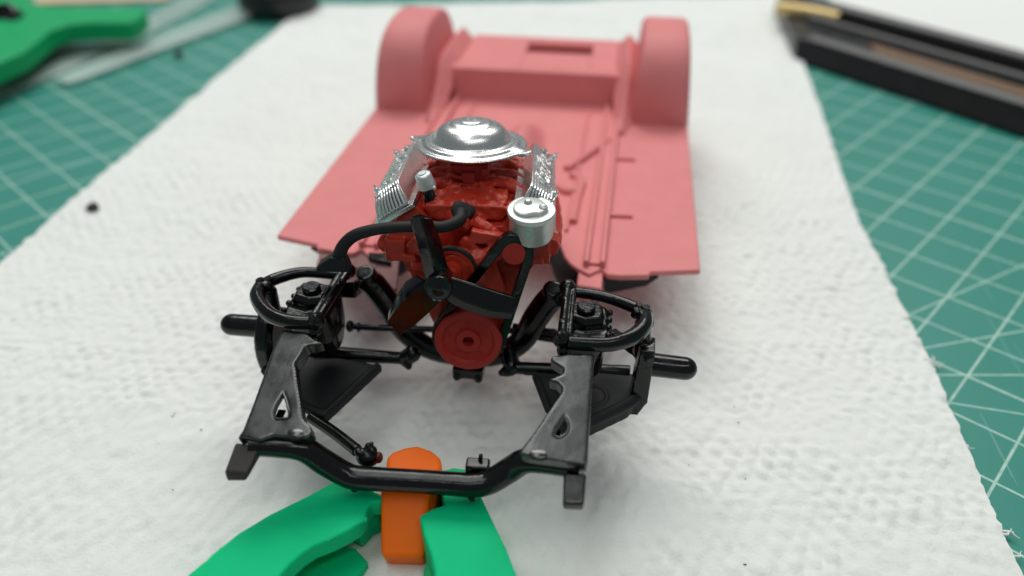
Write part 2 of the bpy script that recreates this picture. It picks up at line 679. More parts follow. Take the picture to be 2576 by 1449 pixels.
TW = paper_sheet('paper_towel', 'large white embossed paper towel spread under the model chassis',
            [(-9.4, -6.0), (-9.15, 0.0), xy(0, 660), xy(250, 447), xy(470, 262), xy(610, 146), xy(705, 66), xy(735, 40), xy(800, 20)],
            [(7.3, -6.0), xy(2545, 1400), xy(2345, 920), xy(2230, 690), xy(2160, 560), xy(2060, 270), xy(2010, 130), xy(1985, 55), xy(1962, -12)],
            0.04, 0.031, 11)
rf = random.Random(5)
for px, py in ((2352, 905), (2358, 918), (2362, 912), (2540, 1345), (2550, 1338), (2568, 1400), (2438, 1120), (2205, 640), (2290, 800)):
    p = az(px - 6, py, 0.02)
    a = rf.uniform(-0.7, 1.0)
    mb = MB()
    fib, dirn = [p + Vector((-0.12, 0, -0.01))], a
    q = p.copy()
    for k in range(5):
        dirn += rf.uniform(-0.7, 0.7)
        fib.append(q.copy())
        q = q + Vector((math.cos(dirn), math.sin(dirn), rf.uniform(-0.2, 0.35))) * 0.028
    mb.tube(fib, [0.02, 0.016, 0.011, 0.008, 0.006, 0.004], 6, 3)
    mb.build('loose_fibre', M['paper'], TW)
dust = MB()
for k in range(15):
    p = az(rf.uniform(1480, 2350), rf.uniform(1000, 1420), 0.05) if k < 9 else az(rf.uniform(150, 560), rf.uniform(900, 1400), 0.05)
    dust.ball(p, rf.uniform(0.005, 0.011), 6, (rf.uniform(1, 2.5), 0.8, 0.5))
tag(dust.build('dust', M['crumb'], TW), None, None, kind='stuff')
# second sheet beyond the black tray
paper_sheet('paper_towel', 'white paper sheet in the far corner beyond the black plastic tray',
            [xy(2085, 12), xy(2090, -60), xy(2100, -160)],
            [xy(2800, 330), xy(2900, 150), xy(3000, -40)],
            0.12, 0.02, 23)

# ------------------------------------------------------------------ model chassis
CH = thing('model_chassis', 'scale model car chassis with pink floor pan and glossy black front suspension frame', 'model chassis')
PZ = 1.44


def mir(p):
    return Vector((-p[0], p[1], p[2]))


# floor pan outline, right half then mirrored
rh = [az(1761, 679, PZ), az(1637, 683, PZ), az(1632, 692, PZ), az(1560, 693, PZ), az(1528, 690, PZ), az(1512, 676, PZ),
      az(1482, 690, PZ), az(1454, 676, PZ), az(1436, 664, PZ), az(1421, 645, PZ), az(1408, 610, PZ), az(1396, 588, PZ), az(1384, 572, PZ)]
rh[0].x = 3.27
inner_y = rh[-1].y
front = [Vector(p) for p in rh]
outline = [Vector((3.27, 8.9, PZ))] + front + [Vector((0.7, inner_y + 0.25, PZ)), Vector((0, inner_y + 0.35, PZ))]
outline += [Vector((-0.7, inner_y + 0.25, PZ))] + [mir(p) for p in reversed(front)] + [Vector((-3.27, 8.9, PZ))]
outline = [Vector((0, 8.9, PZ))] + outline
mb = MB()
mb.prism(outline, (0, 0, -0.09))
pan = mb.build('floor_pan', M['pink'], CH, bevel=0.02)

# toe boards under the pan's front edge
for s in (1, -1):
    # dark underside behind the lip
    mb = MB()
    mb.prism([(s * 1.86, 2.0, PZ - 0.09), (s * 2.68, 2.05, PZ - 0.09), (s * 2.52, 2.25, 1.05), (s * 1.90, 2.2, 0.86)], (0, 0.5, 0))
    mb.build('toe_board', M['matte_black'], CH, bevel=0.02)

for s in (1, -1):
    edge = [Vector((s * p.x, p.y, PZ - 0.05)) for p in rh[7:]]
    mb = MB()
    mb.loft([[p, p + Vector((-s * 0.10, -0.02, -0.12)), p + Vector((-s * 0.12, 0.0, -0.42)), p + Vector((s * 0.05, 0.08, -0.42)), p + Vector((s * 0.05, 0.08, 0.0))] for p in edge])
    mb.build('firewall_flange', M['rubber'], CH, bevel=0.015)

# raised ribs running the length of the floor
for s in (1, -1):
    mb = MB()
    for dx, w, h in ((1.60, 0.08, 0.12), (1.84, 0.08, 0.13), (1.22, 0.06, 0.06)):
        a = Vector((s * dx, 2.05 if dx > 1.4 else 3.0, PZ + h / 2 - 0.01))
        b = Vector((s * (dx + 0.02), 8.3, PZ + h / 2 - 0.01))
        mb.bar(a, b, w, h)
    mb.box((s * 1.73, 5.1, PZ + 0.02), (0.2, 6.0, 0.05))
    mb.build('floor_rib', M['pink'], CH, bevel=0.022)

# transmission tunnel, a low swelling that fades into the floor
nr, nc = 30, 25


def tun(i, j):
    y = 3.6 + i / (nr - 1) * 3.7
    w = 0.75 - 0.38 * i / (nr - 1)
    u = -1 + 2 * j / (nc - 1)
    h = 0.58 * (1 - 0.5 * i / (nr - 1)) * min(1, 4 * (1 - i / (nr - 1))) * (math.cos(u * math.pi / 2) ** 2)
    return Vector((0.1 + u * w, y, PZ - 0.004 + h))


mb = MB()
mb.add(*relief(nr, nc, tun))
mb.build('tunnel_hump', M['pink'], CH)

# embossed linkage and hollows on the right floor
mb = MB()
mb.tube([az(1425, 425, PZ + 0.03), az(1470, 395, PZ + 0.04), az(1532, 352, PZ + 0.03)], 0.07, 8, 4)
mb.tube([az(1405, 470, PZ + 0.02), az(1425, 482, PZ + 0.02), az(1455, 478, PZ + 0.02), az(1462, 455, PZ + 0.02), az(1440, 440, PZ + 0.02)], 0.085, 8, 5)
mb.tube([az(1440, 560, PZ + 0.02), az(1452, 500, PZ + 0.02), az(1462, 470, PZ + 0.02)], 0.075, 8, 5)
mb.tube([az(1480, 640, PZ + 0.02), az(1492, 560, PZ + 0.02), az(1505, 480, PZ + 0.02)], 0.05, 8, 5)
mb.build('embossed_linkage', M['pink'], CH)
for (px, py) in ((1562, 547), (1572, 404)):
    c = az(px, py, PZ)
    mb = MB()
    mb.prism([c + Vector((-0.22, -0.03, -0.02)), c + Vector((0.2, 0.0, -0.02)), c + Vector((-0.22, 0.10, -0.02))], (0, 0, 0.075))
    mb.build('floor_gusset', M['pink'], CH, bevel=0.012)

# kick-up riser and trunk floor with its slot
mb = MB()
RY = 8.30
RZ = ay(1330, 180, RY + 0.1).z
TB = az(1385, 100, RZ).y + 0.2
mb.prism([(-1.82, RY + 0.02, PZ - 0.05), (-1.82, RY + 0.14, RZ), (-1.82, RY + 0.34, RZ), (-1.82, RY + 0.34, RZ - 0.1), (-1.82, RY + 0.26, RZ - 0.1), (-1.82, RY + 0.2, PZ - 0.05)], (3.64, 0, 0))
mb.build('kick_up', M['pink'], CH, bevel=0.05, seg=3)
sl, sr = az(1325, 122, RZ), az(1492, 122, RZ)
sy0, sy1 = az(1400, 134, RZ).y, az(1400, 109, RZ).y
mb = MB()
mb.prism([(-1.82, RY + 0.343, RZ - 0.104), (sl.x, RY + 0.343, RZ - 0.104), (sl.x, TB - 0.02, RZ - 0.104), (-1.7, TB - 0.02, RZ - 0.104)], (0, 0, 0.10))
mb.prism([(sr.x, RY + 0.343, RZ - 0.104), (1.82, RY + 0.343, RZ - 0.104), (1.78, TB - 0.02, RZ - 0.104), (sr.x, TB - 0.02, RZ - 0.104)], (0, 0, 0.10))
mb.prism([(sl.x, RY + 0.343, RZ - 0.104), (sr.x, RY + 0.343, RZ - 0.104), (sr.x, sy0, RZ - 0.104), (sl.x, sy0, RZ - 0.104)], (0, 0, 0.10))
mb.prism([(sl.x, sy1, RZ - 0.104), (sr.x, sy1, RZ - 0.104), (sr.x, TB - 0.02, RZ - 0.104), (sl.x, TB - 0.02, RZ - 0.104)], (0, 0, 0.10))
mb.prism([(sl.x - 0.1, sy0 - 0.1, RZ - 0.32), (sr.x + 0.1, sy0 - 0.1, RZ - 0.32), (sr.x + 0.1, TB - 0.05, RZ - 0.32), (sl.x - 0.1, TB - 0.05, RZ - 0.32)], (0, 0, 0.10))
mb.build('trunk_floor', M['pink'], CH, bevel=0.015)
for s in (1, -1):                                # rails climbing beside the kick-up
    mb = MB()
    mb.tube([(s * 1.92, 6.9, PZ - 0.05), (s * 1.96, 7.5, PZ + 0.02), (s * 1.98, 8.1, PZ + 0.3), (s * 2.0, 8.5, RZ - 0.12), (s * 1.98, 9.0, RZ + 0.0), (s * 1.95, TB - 0.3, RZ + 0.0)],
            [0.16, 0.22, 0.27, 0.28, 0.28, 0.26], 4, 6, up=(1, 0, 0))
    mb.build('rear_rail', M['pink'], CH, bevel=0.04, seg=3)

# wheel wells
for s in (1, -1):
    def arc(x, inset, grow):
        out = []
        for k in range(25):
            t = math.pi * k / 24
            ct, st = math.cos(t), math.sin(t)
            e = 0.72
            yy = 9.10 - (1.62 - inset) * math.copysign(abs(ct) ** e, ct)
            zz = PZ - 0.02 + (1.60 - inset) * abs(st) ** e
            lean = (zz - PZ) * grow
            out.append(Vector((s * (x + lean), yy, zz)))
        return out
    secs = [arc(2.11, 0.10, 0.07), arc(2.14, 0.03, 0.07), arc(2.20, 0.0, 0.07), arc(2.7, 0.0, 0.0), arc(3.17, 0.0, -0.075), arc(3.24, 0.03, -0.075), arc(3.28, 0.10, -0.075)]
    mb = MB()
    mb.loft(secs)
    mb.build('wheel_well', M['pink'], CH, angle=50)

# frame rails running forward under the pan
for s in (1, -1):
    mb = MB()
    mb.prism([(s * 1.50, 2.2, 1.40), (s * 1.86, 2.2, 1.40), (s * 1.86, 2.2, 1.14), (s * 1.50, 2.2, 1.14)], (0, -0.62, -0.02))
    mb.build('frame_rail', M['overspray'] if s < 0 else M['pink'], CH, bevel=0.02)
    mb = MB()
    mb.bar((s * 1.67, 1.60, 1.27), (s * 1.58, 0.55, 1.74), 0.36, 0.24)
    mb.build('frame_rail', M['black'], CH, bevel=0.03)
mb = MB()
mb.prism([(-2.5, 2.1, 1.33), (-1.25, 2.1, 1.33), (-1.05, 1.2, 1.30), (-1.7, 1.1, 1.30), (-2.4, 1.6, 1.32)], (0, 0, 0.05))
mb.build('splash_panel', M['overspray'], CH, bevel=0.01)
mb = MB()
mb.prism([az(932, 652, 1.45), az(985, 657, 1.45), az(986, 738, 1.0), az(950, 745, 1.0), az(905, 700, 1.0)], (-0.1, 0.2, 0))
mb.build('frame_web', M['black'], CH, bevel=0.02)

# U shaped front cross member
mb = MB()
up = [(-1.36, 0.62, 1.90), (-1.22, 0.68, 1.80), (-1.02, 0.72, 1.42), (-0.84, 0.72, 1.02), (-0.5, 0.68, 0.76), (0, 0.66, 0.70),
      (0.5, 0.68, 0.76), (0.84, 0.72, 1.02), (1.02, 0.72, 1.42), (1.22, 0.68, 1.80), (1.36, 0.62, 1.90)]
mb.tube(up, [0.14, 0.16, 0.16, 0.15, 0.14, 0.14, 0.14, 0.15, 0.16, 0.16, 0.14], 10, 5, squash=1.15)
for s in (1, -1):
    mb.cyl((s * 1.24, 0.66, 1.86), (s * 1.25, 0.60, 2.03), 0.14, 0.13)
    mb.bar((s * 1.1, 0.60, 1.5), (s * 0.86, 0.62, 0.98), 0.05, 0.10)
# engine mounting pad below the crank
mb.box((0.16, 0.42, 0.74), (0.42, 0.4, 0.16))
for px, py in ((1110, 930), (1192, 936)):
    p = az(px, py, 0.66)
    mb.ball((0.16 + (0.15 if px > 1150 else -0.15), 0.22, 0.67), 0.055)
mb.build('cross_member', M['black'], CH, remesh=0.022)

# upper control arms, spring towers, spindles, lower arms, links
for s in (1, -1):
    Lf = s < 0
    z = 2.10
    if Lf:
        back = [az(695, 701, z), az(762, 685, z), az(845, 691, z), az(880, 690, z)]
        ball = az(658, 720, z)
        frnt = [az(648, 745, z), az(662, 775, z), az(690, 798, z), az(735, 810, z), az(796, 812, z)]
        sh0, sh1 = az(876, 681, z + 0.05), az(796, 808, z + 0.03)
        cap = az(783, 721, 2.21)
    else:
        back = [az(1608, 780, z), az(1571, 766, z), az(1531, 750, z), az(1471, 738, z), az(1432, 735, z)]
        back = [az(1600, 775, z), az(1531, 750, z), az(1471, 738, z), az(1432, 735, z)]
        ball = az(1622, 789, z)
        frnt = [az(1620, 818, z), az(1600, 842, z), az(1567, 858, z), az(1520, 867, z), az(1428, 862, z)]
        sh0, sh1 = az(1427, 722, z + 0.05), az(1412, 853, z + 0.03)
        cap = az(1475, 771, 2.21)
    ua = MB()
    ua.tube([ball] + back, [0.085, 0.082, 0.075, 0.07, 0.07], 12, 6)
    ua.tube([ball] + frnt, [0.09, 0.10, 0.095, 0.088, 0.08, 0.075], 12, 6, squash=1.15)
    ua.ball(az(647, 738, 2.06) if Lf else az(1629, 812, 2.06), 0.085, sc=(1, 1, 0.9))
    ua.ball(ball + Vector((-s * 0.02, 0, 0.0)), 0.125, sc=(1, 1.1, 0.75))
    arm = ua.build('upper_control_arm', M['black'], CH, remesh=0.014)
    for k, (dx, dy) in enumerate(((0.0, 0.0), (0.03, -0.10), (0.07, 0.07), (0.10, -0.03))):
        nb = MB()
        c = ball + Vector((s * -dx, dy, 0.065 - 0.012 * k))
        nb.lathe([(0, 0.045), (0.05, 0.045), (0.06, 0.03), (0.06, -0.06), (0, -0.06)], c, (s * 0.25, -0.05, 1), 10)
        nb.build('ball_joint_nut', M['black'], arm)
    # pivot shaft with end knobs
    pv = MB()
    pv.tube([sh0, sh0.lerp(sh1, 0.5), sh1], [0.06, 0.052, 0.06], 12, 4)
    off = Vector((s * 0.085, 0, -0.01))
    pv.tube([sh0 + off, sh1 + off], 0.045, 8, 1)
    pv.ball(sh0, 0.105, sc=(1, 1, 1.0))
    pv.ball(sh1, 0.105, sc=(1, 1, 1.1))
    pv.ball(sh1 + Vector((s * 0.03, -0.03, -0.14)), 0.08)
    pv.ball(sh0.lerp(sh1, 0.28) + Vector((-s * 0.02, 0, 0.03)), 0.035)
    pv.ball(sh0.lerp(sh1, 0.72) + Vector((-s * 0.02, 0, 0.03)), 0.035)
    pv.ball(sh1 + Vector((-s * 0.02, -0.05, 0.10)), 0.045)
    pv.build('arm_pivot_shaft', M['black'], CH, remesh=0.012)
    # spring tower
    tw = MB()
    cx, cy = cap.x, cap.y
    ring_ = [(math.cos(2 * math.pi * k / 20), math.sin(2 * math.pi * k / 20)) for k in range(20)]
    sq = lambda v, e: math.copysign(abs(v) ** e, v)
    tw.loft([[Vector((cx - s * o_ + sq(a, e) * k, cy + sq(b, e) * k2 - 0.02, zz)) for a, b in ring_]
             for zz, k, k2, o_, e in ((1.22, 0.16, 0.2, 0.0, 1), (1.34, 0.27, 0.32, 0.02, 0.9), (1.6, 0.30, 0.38, 0.03, 0.8), (1.92, 0.30, 0.39, 0.0, 0.55), (2.0, 0.29, 0.37, 0.0, 0.5))])
    tw.loft([[Vector((cx + a * k, cy + b * k, zz)) for a, b in ((-1, -.7), (0, -1), (1, -.7), (1.1, 0), (1, .8), (0, 1), (-1, .8), (-1.1, 0))]
             for zz, k in ((1.98, 0.24), (2.08, 0.22), (2.16, 0.17))])
    tower = tw.build('spring_tower', M['black'], CH, remesh=0.018)
    cb = MB()
    cb.lathe([(0, 0.03), (0.095, 0.03), (0.115, 0.012), (0.115, -0.12), (0, -0.12)], (cx, cy, 2.20), (0, 0, 1), 24)
    cb.build('tower_cap', M['black'], tower)
    for k in range(4):
        nb = MB()
        nb.ball((cx + s * 0.29, cy - 0.26 + 0.165 * k, 2.0 - 0.01 * k), 0.042)
        nb.build('rivet', M['black'], tower)
    # spindle and knuckle
    sp = MB()
    t = Vector((s * 3.13, 0.0, 1.40))
    q = Vector((s * 2.52, 0.02, 1.40))
    rr = 0.15
    ax_ = (t - q).normalized()
    ln = (t - q).length
    prof = [(0, 0)] + [(rr * (1 - 0.02 * k / 8), (ln - rr) * k / 8) for k in range(9)] + [(rr * 0.98 * math.cos(a), ln - rr + rr * math.sin(a)) for a in (0.3, 0.6, 0.9, 1.2, 1.4)] + [(0, ln)]
    sp.lathe(prof, q, ax_, 24)
    sp.build('spindle', M['black'], CH)
    kn = MB()
    if Lf:
        kn.loft([[Vector((s * (2.50 + dx), 0.02 + math.cos(a) * ry, zc + math.sin(a) * rz)) for a in [2 * math.pi * k / 24 for k in range(24)]]
                 for dx, ry, rz, zc in ((0.04, 0.36, 0.50, 1.18), (0.0, 0.40, 0.55, 1.16), (-0.13, 0.40, 0.55, 1.16), (-0.2, 0.34, 0.48, 1.16))])
        kn.tube([(s * 2.4, 0.05, 1.6), (s * 2.38, 0.08, 2.0)], [0.13, 0.1], 12, 1)
    else:
        kn.prism([(2.40, -0.13, 1.72), (2.58, -0.13, 1.72), (2.58, -0.16, 1.5), (2.56, -0.25, 0.98), (2.46, -0.28, 0.80), (2.32, -0.28, 0.80), (2.36, -0.2, 1.3)], (0, 0.30, 0))
        for zz in (1.62, 1.47):
            kn.ball((2.50, -0.145, zz), 0.035)
        kn.tube([(2.45, 0.1, 1.5), (2.40, 0.1, 2.0)], [0.12, 0.1], 12, 1)
        kn.bar((2.42, 0.1, 1.50), (2.05, 0.55, 1.42), 0.13, 0.13)
    kn.build('steering_knuckle', M['black'], CH, remesh=0.02)
    # lower control arm plate
    la = MB()
    zl = 0.98
    if Lf:
        o_ = [az(961, 919, zl), az(822, 1048, zl), az(800, 1040, zl), az(740, 1010, zl), az(665, 930, zl), az(690, 880, zl), az(800, 890, zl)]
        la.prism(o_, (0, 0, -0.10))
        la.tube([o_[0] + Vector((-.05, 0, 0)), o_[1] + Vector((-.05, 0, 0))], 0.05, 8, 1)
        la.tube([o_[1], o_[3], o_[4]], 0.06, 8, 3)
    else:
        o_ = [az(1346, 946, zl), az(1381, 1035, zl), az(1420, 1085, zl), az(1485, 1080, zl), az(1580, 1035, zl), az(1612, 1000, zl), az(1600, 940, zl), az(1480, 930, zl)]
        la.prism(o_, (0, 0, -0.12))
        la.tube([az(1435, 1080, zl + 0.04), az(1497, 1056, zl + 0.05), az(1590, 1010, zl + 0.05), az(1606, 985, zl + 0.05)], 0.075, 10, 4)
        la.lathe([(0.15, -0.03), (0.17, 0.02), (0.19, 0.02), (0.2, -0.03)], az(1492, 995, zl), (0, 0, 1), 28)
        la.tube([o_[0], o_[1]], 0.05, 8, 1)
    la.build('lower_control_arm', M['matte_black'], CH, remesh=0.018, smooth_it=1)
    # inner lower link with end knob
    lk = MB()
    zk = 0.90
    if Lf:
        a, b = az(790, 884, 1.0), az(1022, 902, zk)
        kb, pin = az(1038, 890, zk + 0.08), az(1028, 922, zk - 0.06)
    else:
        a, b = az(1585, 937, 0.95), az(1285, 925, zk)
        kb, pin = az(1281, 890, zk + 0.10), az(1262, 938, zk - 0.06)
    lk.tube([a, a.lerp(b, 0.5), b], [0.10, 0.095, 0.085], 12, 2)
    lk.box(a.lerp(b, 0.45) + Vector((0, -0.06, -0.05)), ((b - a).length * 0.85, 0.06, 0.05), Matrix.Rotation(math.atan2((b - a).y, (b - a).x), 3, 'Z'))
    lk.tube([kb, b, pin], [0.12, 0.12, 0.05], 12, 4)
    lk.ball(pin, 0.05)
    lk.ball(kb, 0.12)
    lk.build('lower_link', M['black'], CH, remesh=0.014)

# tie rods behind the engine
mb = MB()
a, b, c = az(880, 821, 1.15), az(985, 826, 1.15), az(1395, 834, 1.15)
mb.tube([a, b, c], 0.045, 10, 3)
mb.tube([az(900, 823, 1.15), az(905, 823, 1.15)], 0.07, 10, 1)
mb.ball(a, 0.08, sc=(0.8, 1, 1.1))
mb.tube([az(1290, 822, 1.15), az(1400, 838, 1.15)], 0.055, 10, 1)
mb.tube([az(1340, 846, 1.05), az(1420, 858, 1.05)], 0.05, 10, 1)
mb.build('tie_rod', M['black'], CH)

# frame horns: sloping channel plates with a teardrop hole
HP, HN = Vector((1.89, -2.04, 1.58)), Vector((0, -0.313, 0.95)).normalized()


def hz(px, py):
    return apl(px, py, HP, HN)


def plate_with_hole(outer, hole, thick, dish):
    """triangulated plate; dish lowers the rim side walls into a channel"""
    bm = bmesh.new()
    ov = [bm.verts.new(p) for p in outer]
    hv = [bm.verts.new(p) for p in hole]
    es = [bm.edges.new((ov[i], ov[(i + 1) % len(ov)])) for i in range(len(ov))]
    es += [bm.edges.new((hv[i], hv[(i + 1) % len(hv)])) for i in range(len(hv))]
    r_ = bmesh.ops.triangle_fill(bm, use_beauty=True, use_dissolve=False, edges=es)
    bm.faces.ensure_lookup_table()
    bm.verts.index_update()
    vs = [v.co.copy() for v in bm.verts]
    fs = [tuple(v.index for v in f.verts) for f in bm.faces]
    no = len(outer)
    bm.free()
    n = len(vs)
    low = [v - HN * (thick if i < no else 0.07) for i, v in enumerate(vs)]
    allf = list(fs) + [tuple(i + n for i in reversed(f)) for f in fs]
    for i in range(no):
        j = (i + 1) % no
        allf.append((i, j, j + n, i + n))
    m_ = len(hole)
    for i in range(m_):
        j = (i + 1) % m_
        allf.append((no + j, no + i, no + i + n, no + j + n))
    return vs + low, allf


def dense(pts, n):
    out = []
    for i in range(len(pts)):
        a, b = pts[i], pts[(i + 1) % len(pts)]
        for k in range(n):
            out.append(a.lerp(b, k / n))
    return out


hornL = [(709, 827), (772, 835), (790, 850), (812, 862), (790, 868), (770, 870), (760, 890), (752, 902), (742, 916), (750, 970), (757, 1015), (764, 1053), (780, 1069),
         (786, 1090), (768, 1101), (732, 1100), (685, 1095), (650, 1108), (608, 1098), (595, 1103), (611, 1080), (640, 1005), (666, 931), (685, 876)]
holeL = [(713, 990), (722, 1015), (727, 1048), (712, 1053), (693, 1052), (690, 1038), (697, 1018)]
hornR = [(1430, 888), (1497, 890), (1493, 925), (1489, 985), (1485, 1052), (1481, 1110), (1478, 1170), (1415, 1160), (1378, 1154), (1330, 1147), (1304, 1138), (1318, 1118),
         (1340, 1092), (1367, 1052), (1392, 1015), (1410, 990), (1413, 975), (1400, 960), (1378, 956), (1395, 948), (1415, 940), (1417, 926), (1400, 915), (1384, 905), (1388, 895)]
holeR = [(1420, 1048), (1429, 1066), (1428, 1086), (1418, 1096), (1406, 1101), (1394, 1094), (1402, 1076)]
for name, o_, h_ in (('l', hornL, holeL), ('r', hornR, holeR)):
    mb = MB()
    op = [hz(*p) for p in o_]
    hp = [hz(*p) for p in h_]
    mb.add(*plate_with_hole(op, hp, 0.20, 0))
    horn = mb.build('frame_horn', M['horn'], CH, bevel=0.02, seg=2, wobble=0.006, wscale=4)
    md = horn.modifiers.new('remesh', 'REMESH')
    md.mode = 'VOXEL'
    md.voxel_size = 0.013
    md.use_smooth_shade = True
    md = horn.modifiers.new('smooth', 'SMOOTH')
    md.iterations = 3
    # bent edge round the hole
    rim = MB()
    rim.tube([p + HN * 0.004 for p in hp] + [hp[0] + HN * 0.004], 0.013, 8, 4, cap=False)
    rim.build('hole_rim', M['horn'], horn)
    fl_ = MB()
    c0 = sum(hp, Vector()) / len(hp)
    fl_.bar(c0 + Vector((-0.06, 0.12, -0.13)), c0 + Vector((-0.05, -0.16, -0.16)), 0.09, 0.03)
    fl_.build('hole_flap', M['black'], horn, bevel=0.01)
    # weld mark
    c = hz(745, 1085) if name == 'l' else hz(1355, 1138)
    wl = MB()
    wl.ball(c - HN * 0.035, 0.13, 16, (1.0, 0.75, 0.35))
    wl.build('glue_blob', M['horn'], horn)
    # bumper bracket tab
    tb = MB()
    if name == 'l':
        tb.loft([[az(592, 1112, 1.46), az(655, 1121, 1.46), az(668, 1128, 1.34), az(600, 1130, 1.30)],
                 [az(562, 1188, 1.32), az(622, 1191, 1.32), az(620, 1212, 1.22), az(570, 1212, 1.20)]])
    else:
        tb.loft([[az(1418, 1188, 1.46), az(1476, 1190, 1.46), az(1476, 1205, 1.34), az(1418, 1205, 1.34)],
                 [az(1415, 1266, 1.34), az(1469, 1268, 1.34), az(1468, 1286, 1.24), az(1416, 1284, 1.24)]])
    tb.build('bumper_bracket', M['brown_black'] if name == 'l' else M['horn'], CH, bevel=0.03, seg=3)

# front tubular crossbar with studs and lugs
mb = MB()
pts = [az(630, 1120, 1.40), az(700, 1122, 1.38), az(762, 1130, 1.34), az(814, 1162, 1.16), az(862, 1190, 1.02), az(895, 1202, 0.97), az(960, 1206, 0.97), az(1047, 1211, 0.97),
       az(1130, 1216, 0.97), az(1190, 1220, 0.97), az(1232, 1212, 1.0), az(1282, 1182, 1.12), az(1320, 1160, 1.28), az(1370, 1162, 1.34), az(1465, 1178, 1.40)]
mb.tube(pts, [0.12, 0.13, 0.14, 0.145, 0.14, 0.14, 0.135, 0.135, 0.135, 0.14, 0.14, 0.145, 0.14, 0.13, 0.12], 16, 5)
mb.build('crossbar', M['black'], CH)
for px, py in ((896, 1213), (1190, 1236)):
    mb = MB()
    mb.ball(az(px, py - 4, 0.90) + Vector((0, -0.05, 0)), 0.06)
    mb.ball(az(px, py + 6, 0.88) + Vector((0, -0.05, 0)), 0.05)
    mb.build('crossbar_stud', M['black'], CH)
lug = MB()
c = az(925, 1150, 1.0)
lug.ball(c, 0.13, sc=(1.1, 0.9, 0.9))
lug.ball(c + Vector((0.06, 0.02, 0.09)), 0.06)
lug.ball(c + Vector((-0.1, 0.0, 0.07)), 0.055)
lug.ball(c + Vector((0.0, 0.07, 0.10)), 0.05)
lug.tube([az(780, 1048, 0.95), az(840, 1088, 0.95), az(900, 1135, 0.97)], 0.075, 10, 3)
lug.cyl(c + Vector((0.04, 0.03, 0.1)), c + Vector((0.05, 0.06, 0.19)), 0.025)
lo = lug.build('strut_rod', M['black'], CH, remesh=0.013, smooth_it=1)
t_ = MB()
t_.ball(az(953, 1151, 1.0), 0.068, 14, (0.7, 0.9, 1.1))
t_.build('red_tip', mat('dark_red_smudge', (0.09, 0.010, 0.010), 0.5), lo)
lug = MB()
c = az(1202, 1174, 1.06)
lug.box(c, (0.27, 0.16, 0.14), Matrix.Rotation(R(4), 3, 'Z'))
lug.cyl(c + Vector((0.02, 0.03, 0.05)), c + Vector((0.03, 0.06, 0.15)), 0.025)
lug.ball(c + Vector((-0.08, -0.08, 0.02)), 0.025)
lug.ball(c + Vector((0.06, -0.08, 0.0)), 0.03)
lug.build('mount_lug', M['black'], CH, bevel=0.03)

# ------------------------------------------------------------------ engine
EN = thing('model_engine', 'red scale model V8 engine with chrome air cleaner and black fan, sitting in the chassis', 'model engine', EORG)
EN.rotation_euler = EM.to_euler()

# block, heads and timing cover moulded as one lump
mb = MB()
sec = [(-0.40, -0.30), (0.40, -0.30), (0.62, 0.25), (0.72, 0.7), (0.95, 1.05), (1.02, 1.32), (0.60, 1.66), (0.40, 1.42), (-0.46, 1.42), (-0.66, 1.66), (-1.06, 1.36), (-1.02, 1.05), (-0.78, 0.7), (-0.64, 0.25)]
mb.prism([(x, 0.48, z) for x, z in sec], (0, 1.85, 0))
mb.prism([(-0.42, 0.30, 0.0), (0.42, 0.30, 0.0), (0.46, 0.30, 0.6), (0.32, 0.30, 1.05), (-0.42, 0.30, 1.05), (-0.48, 0.30, 0.6)], (0, 0.25, 0))
for sx in (1, -1):
    mb.tube([(sx * 0.05 - 0.12, 0.24, 1.02), (sx * 0.34 - 0.1, 0.24, 1.10), (sx * 0.62 - 0.08, 0.30, 1.30)], [0.13, 0.12, 0.12], 10, 4)
    mb.box((sx * 0.92 - 0.03, 0.46, 1.08), (0.26, 0.14, 0.30))
    mb.box((sx * 0.80 - 0.04, 0.44, 0.98), (0.34, 0.16, 0.09))
    mb.tube([(sx * 1.05 - 0.03, 0.55, 1.10), (sx * 1.1 - 0.03, 1.3, 1.05), (sx * 1.05 - 0.03, 2.2, 1.1)], 0.13, 8, 4)
mb.box((-0.58, 0.36, 0.92), (0.30, 0.2, 0.10))
mb.tube([(-0.12, 0.30, 0.92), (-0.12, 0.12, 0.92)], [0.3, 0.26], 16, 1)
# ledge to the right of the thermostat housing
mb.bar(ey(1185, 590, 0.3), ey(1285, 606, 0.3), 0.14, 0.16)
mb.bar(ey(1160, 600, 0.3), ey(1215, 640, 0.28), 0.12, 0.12)
cast(mb.build('engine_block', M['red'], EN, remesh=0.02, wobble=0.01, wscale=5))

# intake manifold with runners
mb = MB()
mb.prism([(-0.62, 0.55, 1.62), (0.56, 0.55, 1.62), (0.42, 0.55, 1.46), (-0.5, 0.55, 1.46)], (0, 1.7, 0))
for sx in (1, -1):
    for yy in (1.10, 1.45, 1.8, 2.1):
        mb.tube([(-0.04 + sx * 0.12, 1.3 + (yy - 1.3) * 0.55, 1.66), (-0.04 + sx * 0.40, yy, 1.74), (-0.04 + sx * 0.66, yy, 1.66)], [0.09, 0.09, 0.1], 10, 4)
mb.tube([(-0.08, 0.70, 1.52), (-0.10, 0.52, 1.48), (-0.12, 0.36, 1.40)], [0.20, 0.16, 0.12], 12, 4)
mb.tube([(0.08, 0.50, 1.46), (0.26, 0.40, 1.38), (0.42, 0.34, 1.27)], [0.10, 0.09, 0.08], 10, 4)
mb.box((-0.05, 1.3, 1.72), (0.62, 0.62, 0.12))
mb.box((-0.05, 0.76, 1.64), (1.0, 0.42, 0.10), Matrix.Rotation(R(12), 3, 'X'))
mb.ball((-0.33, 0.62, 1.62), 0.07)
mb.ball((0.24, 0.66, 1.63), 0.07)
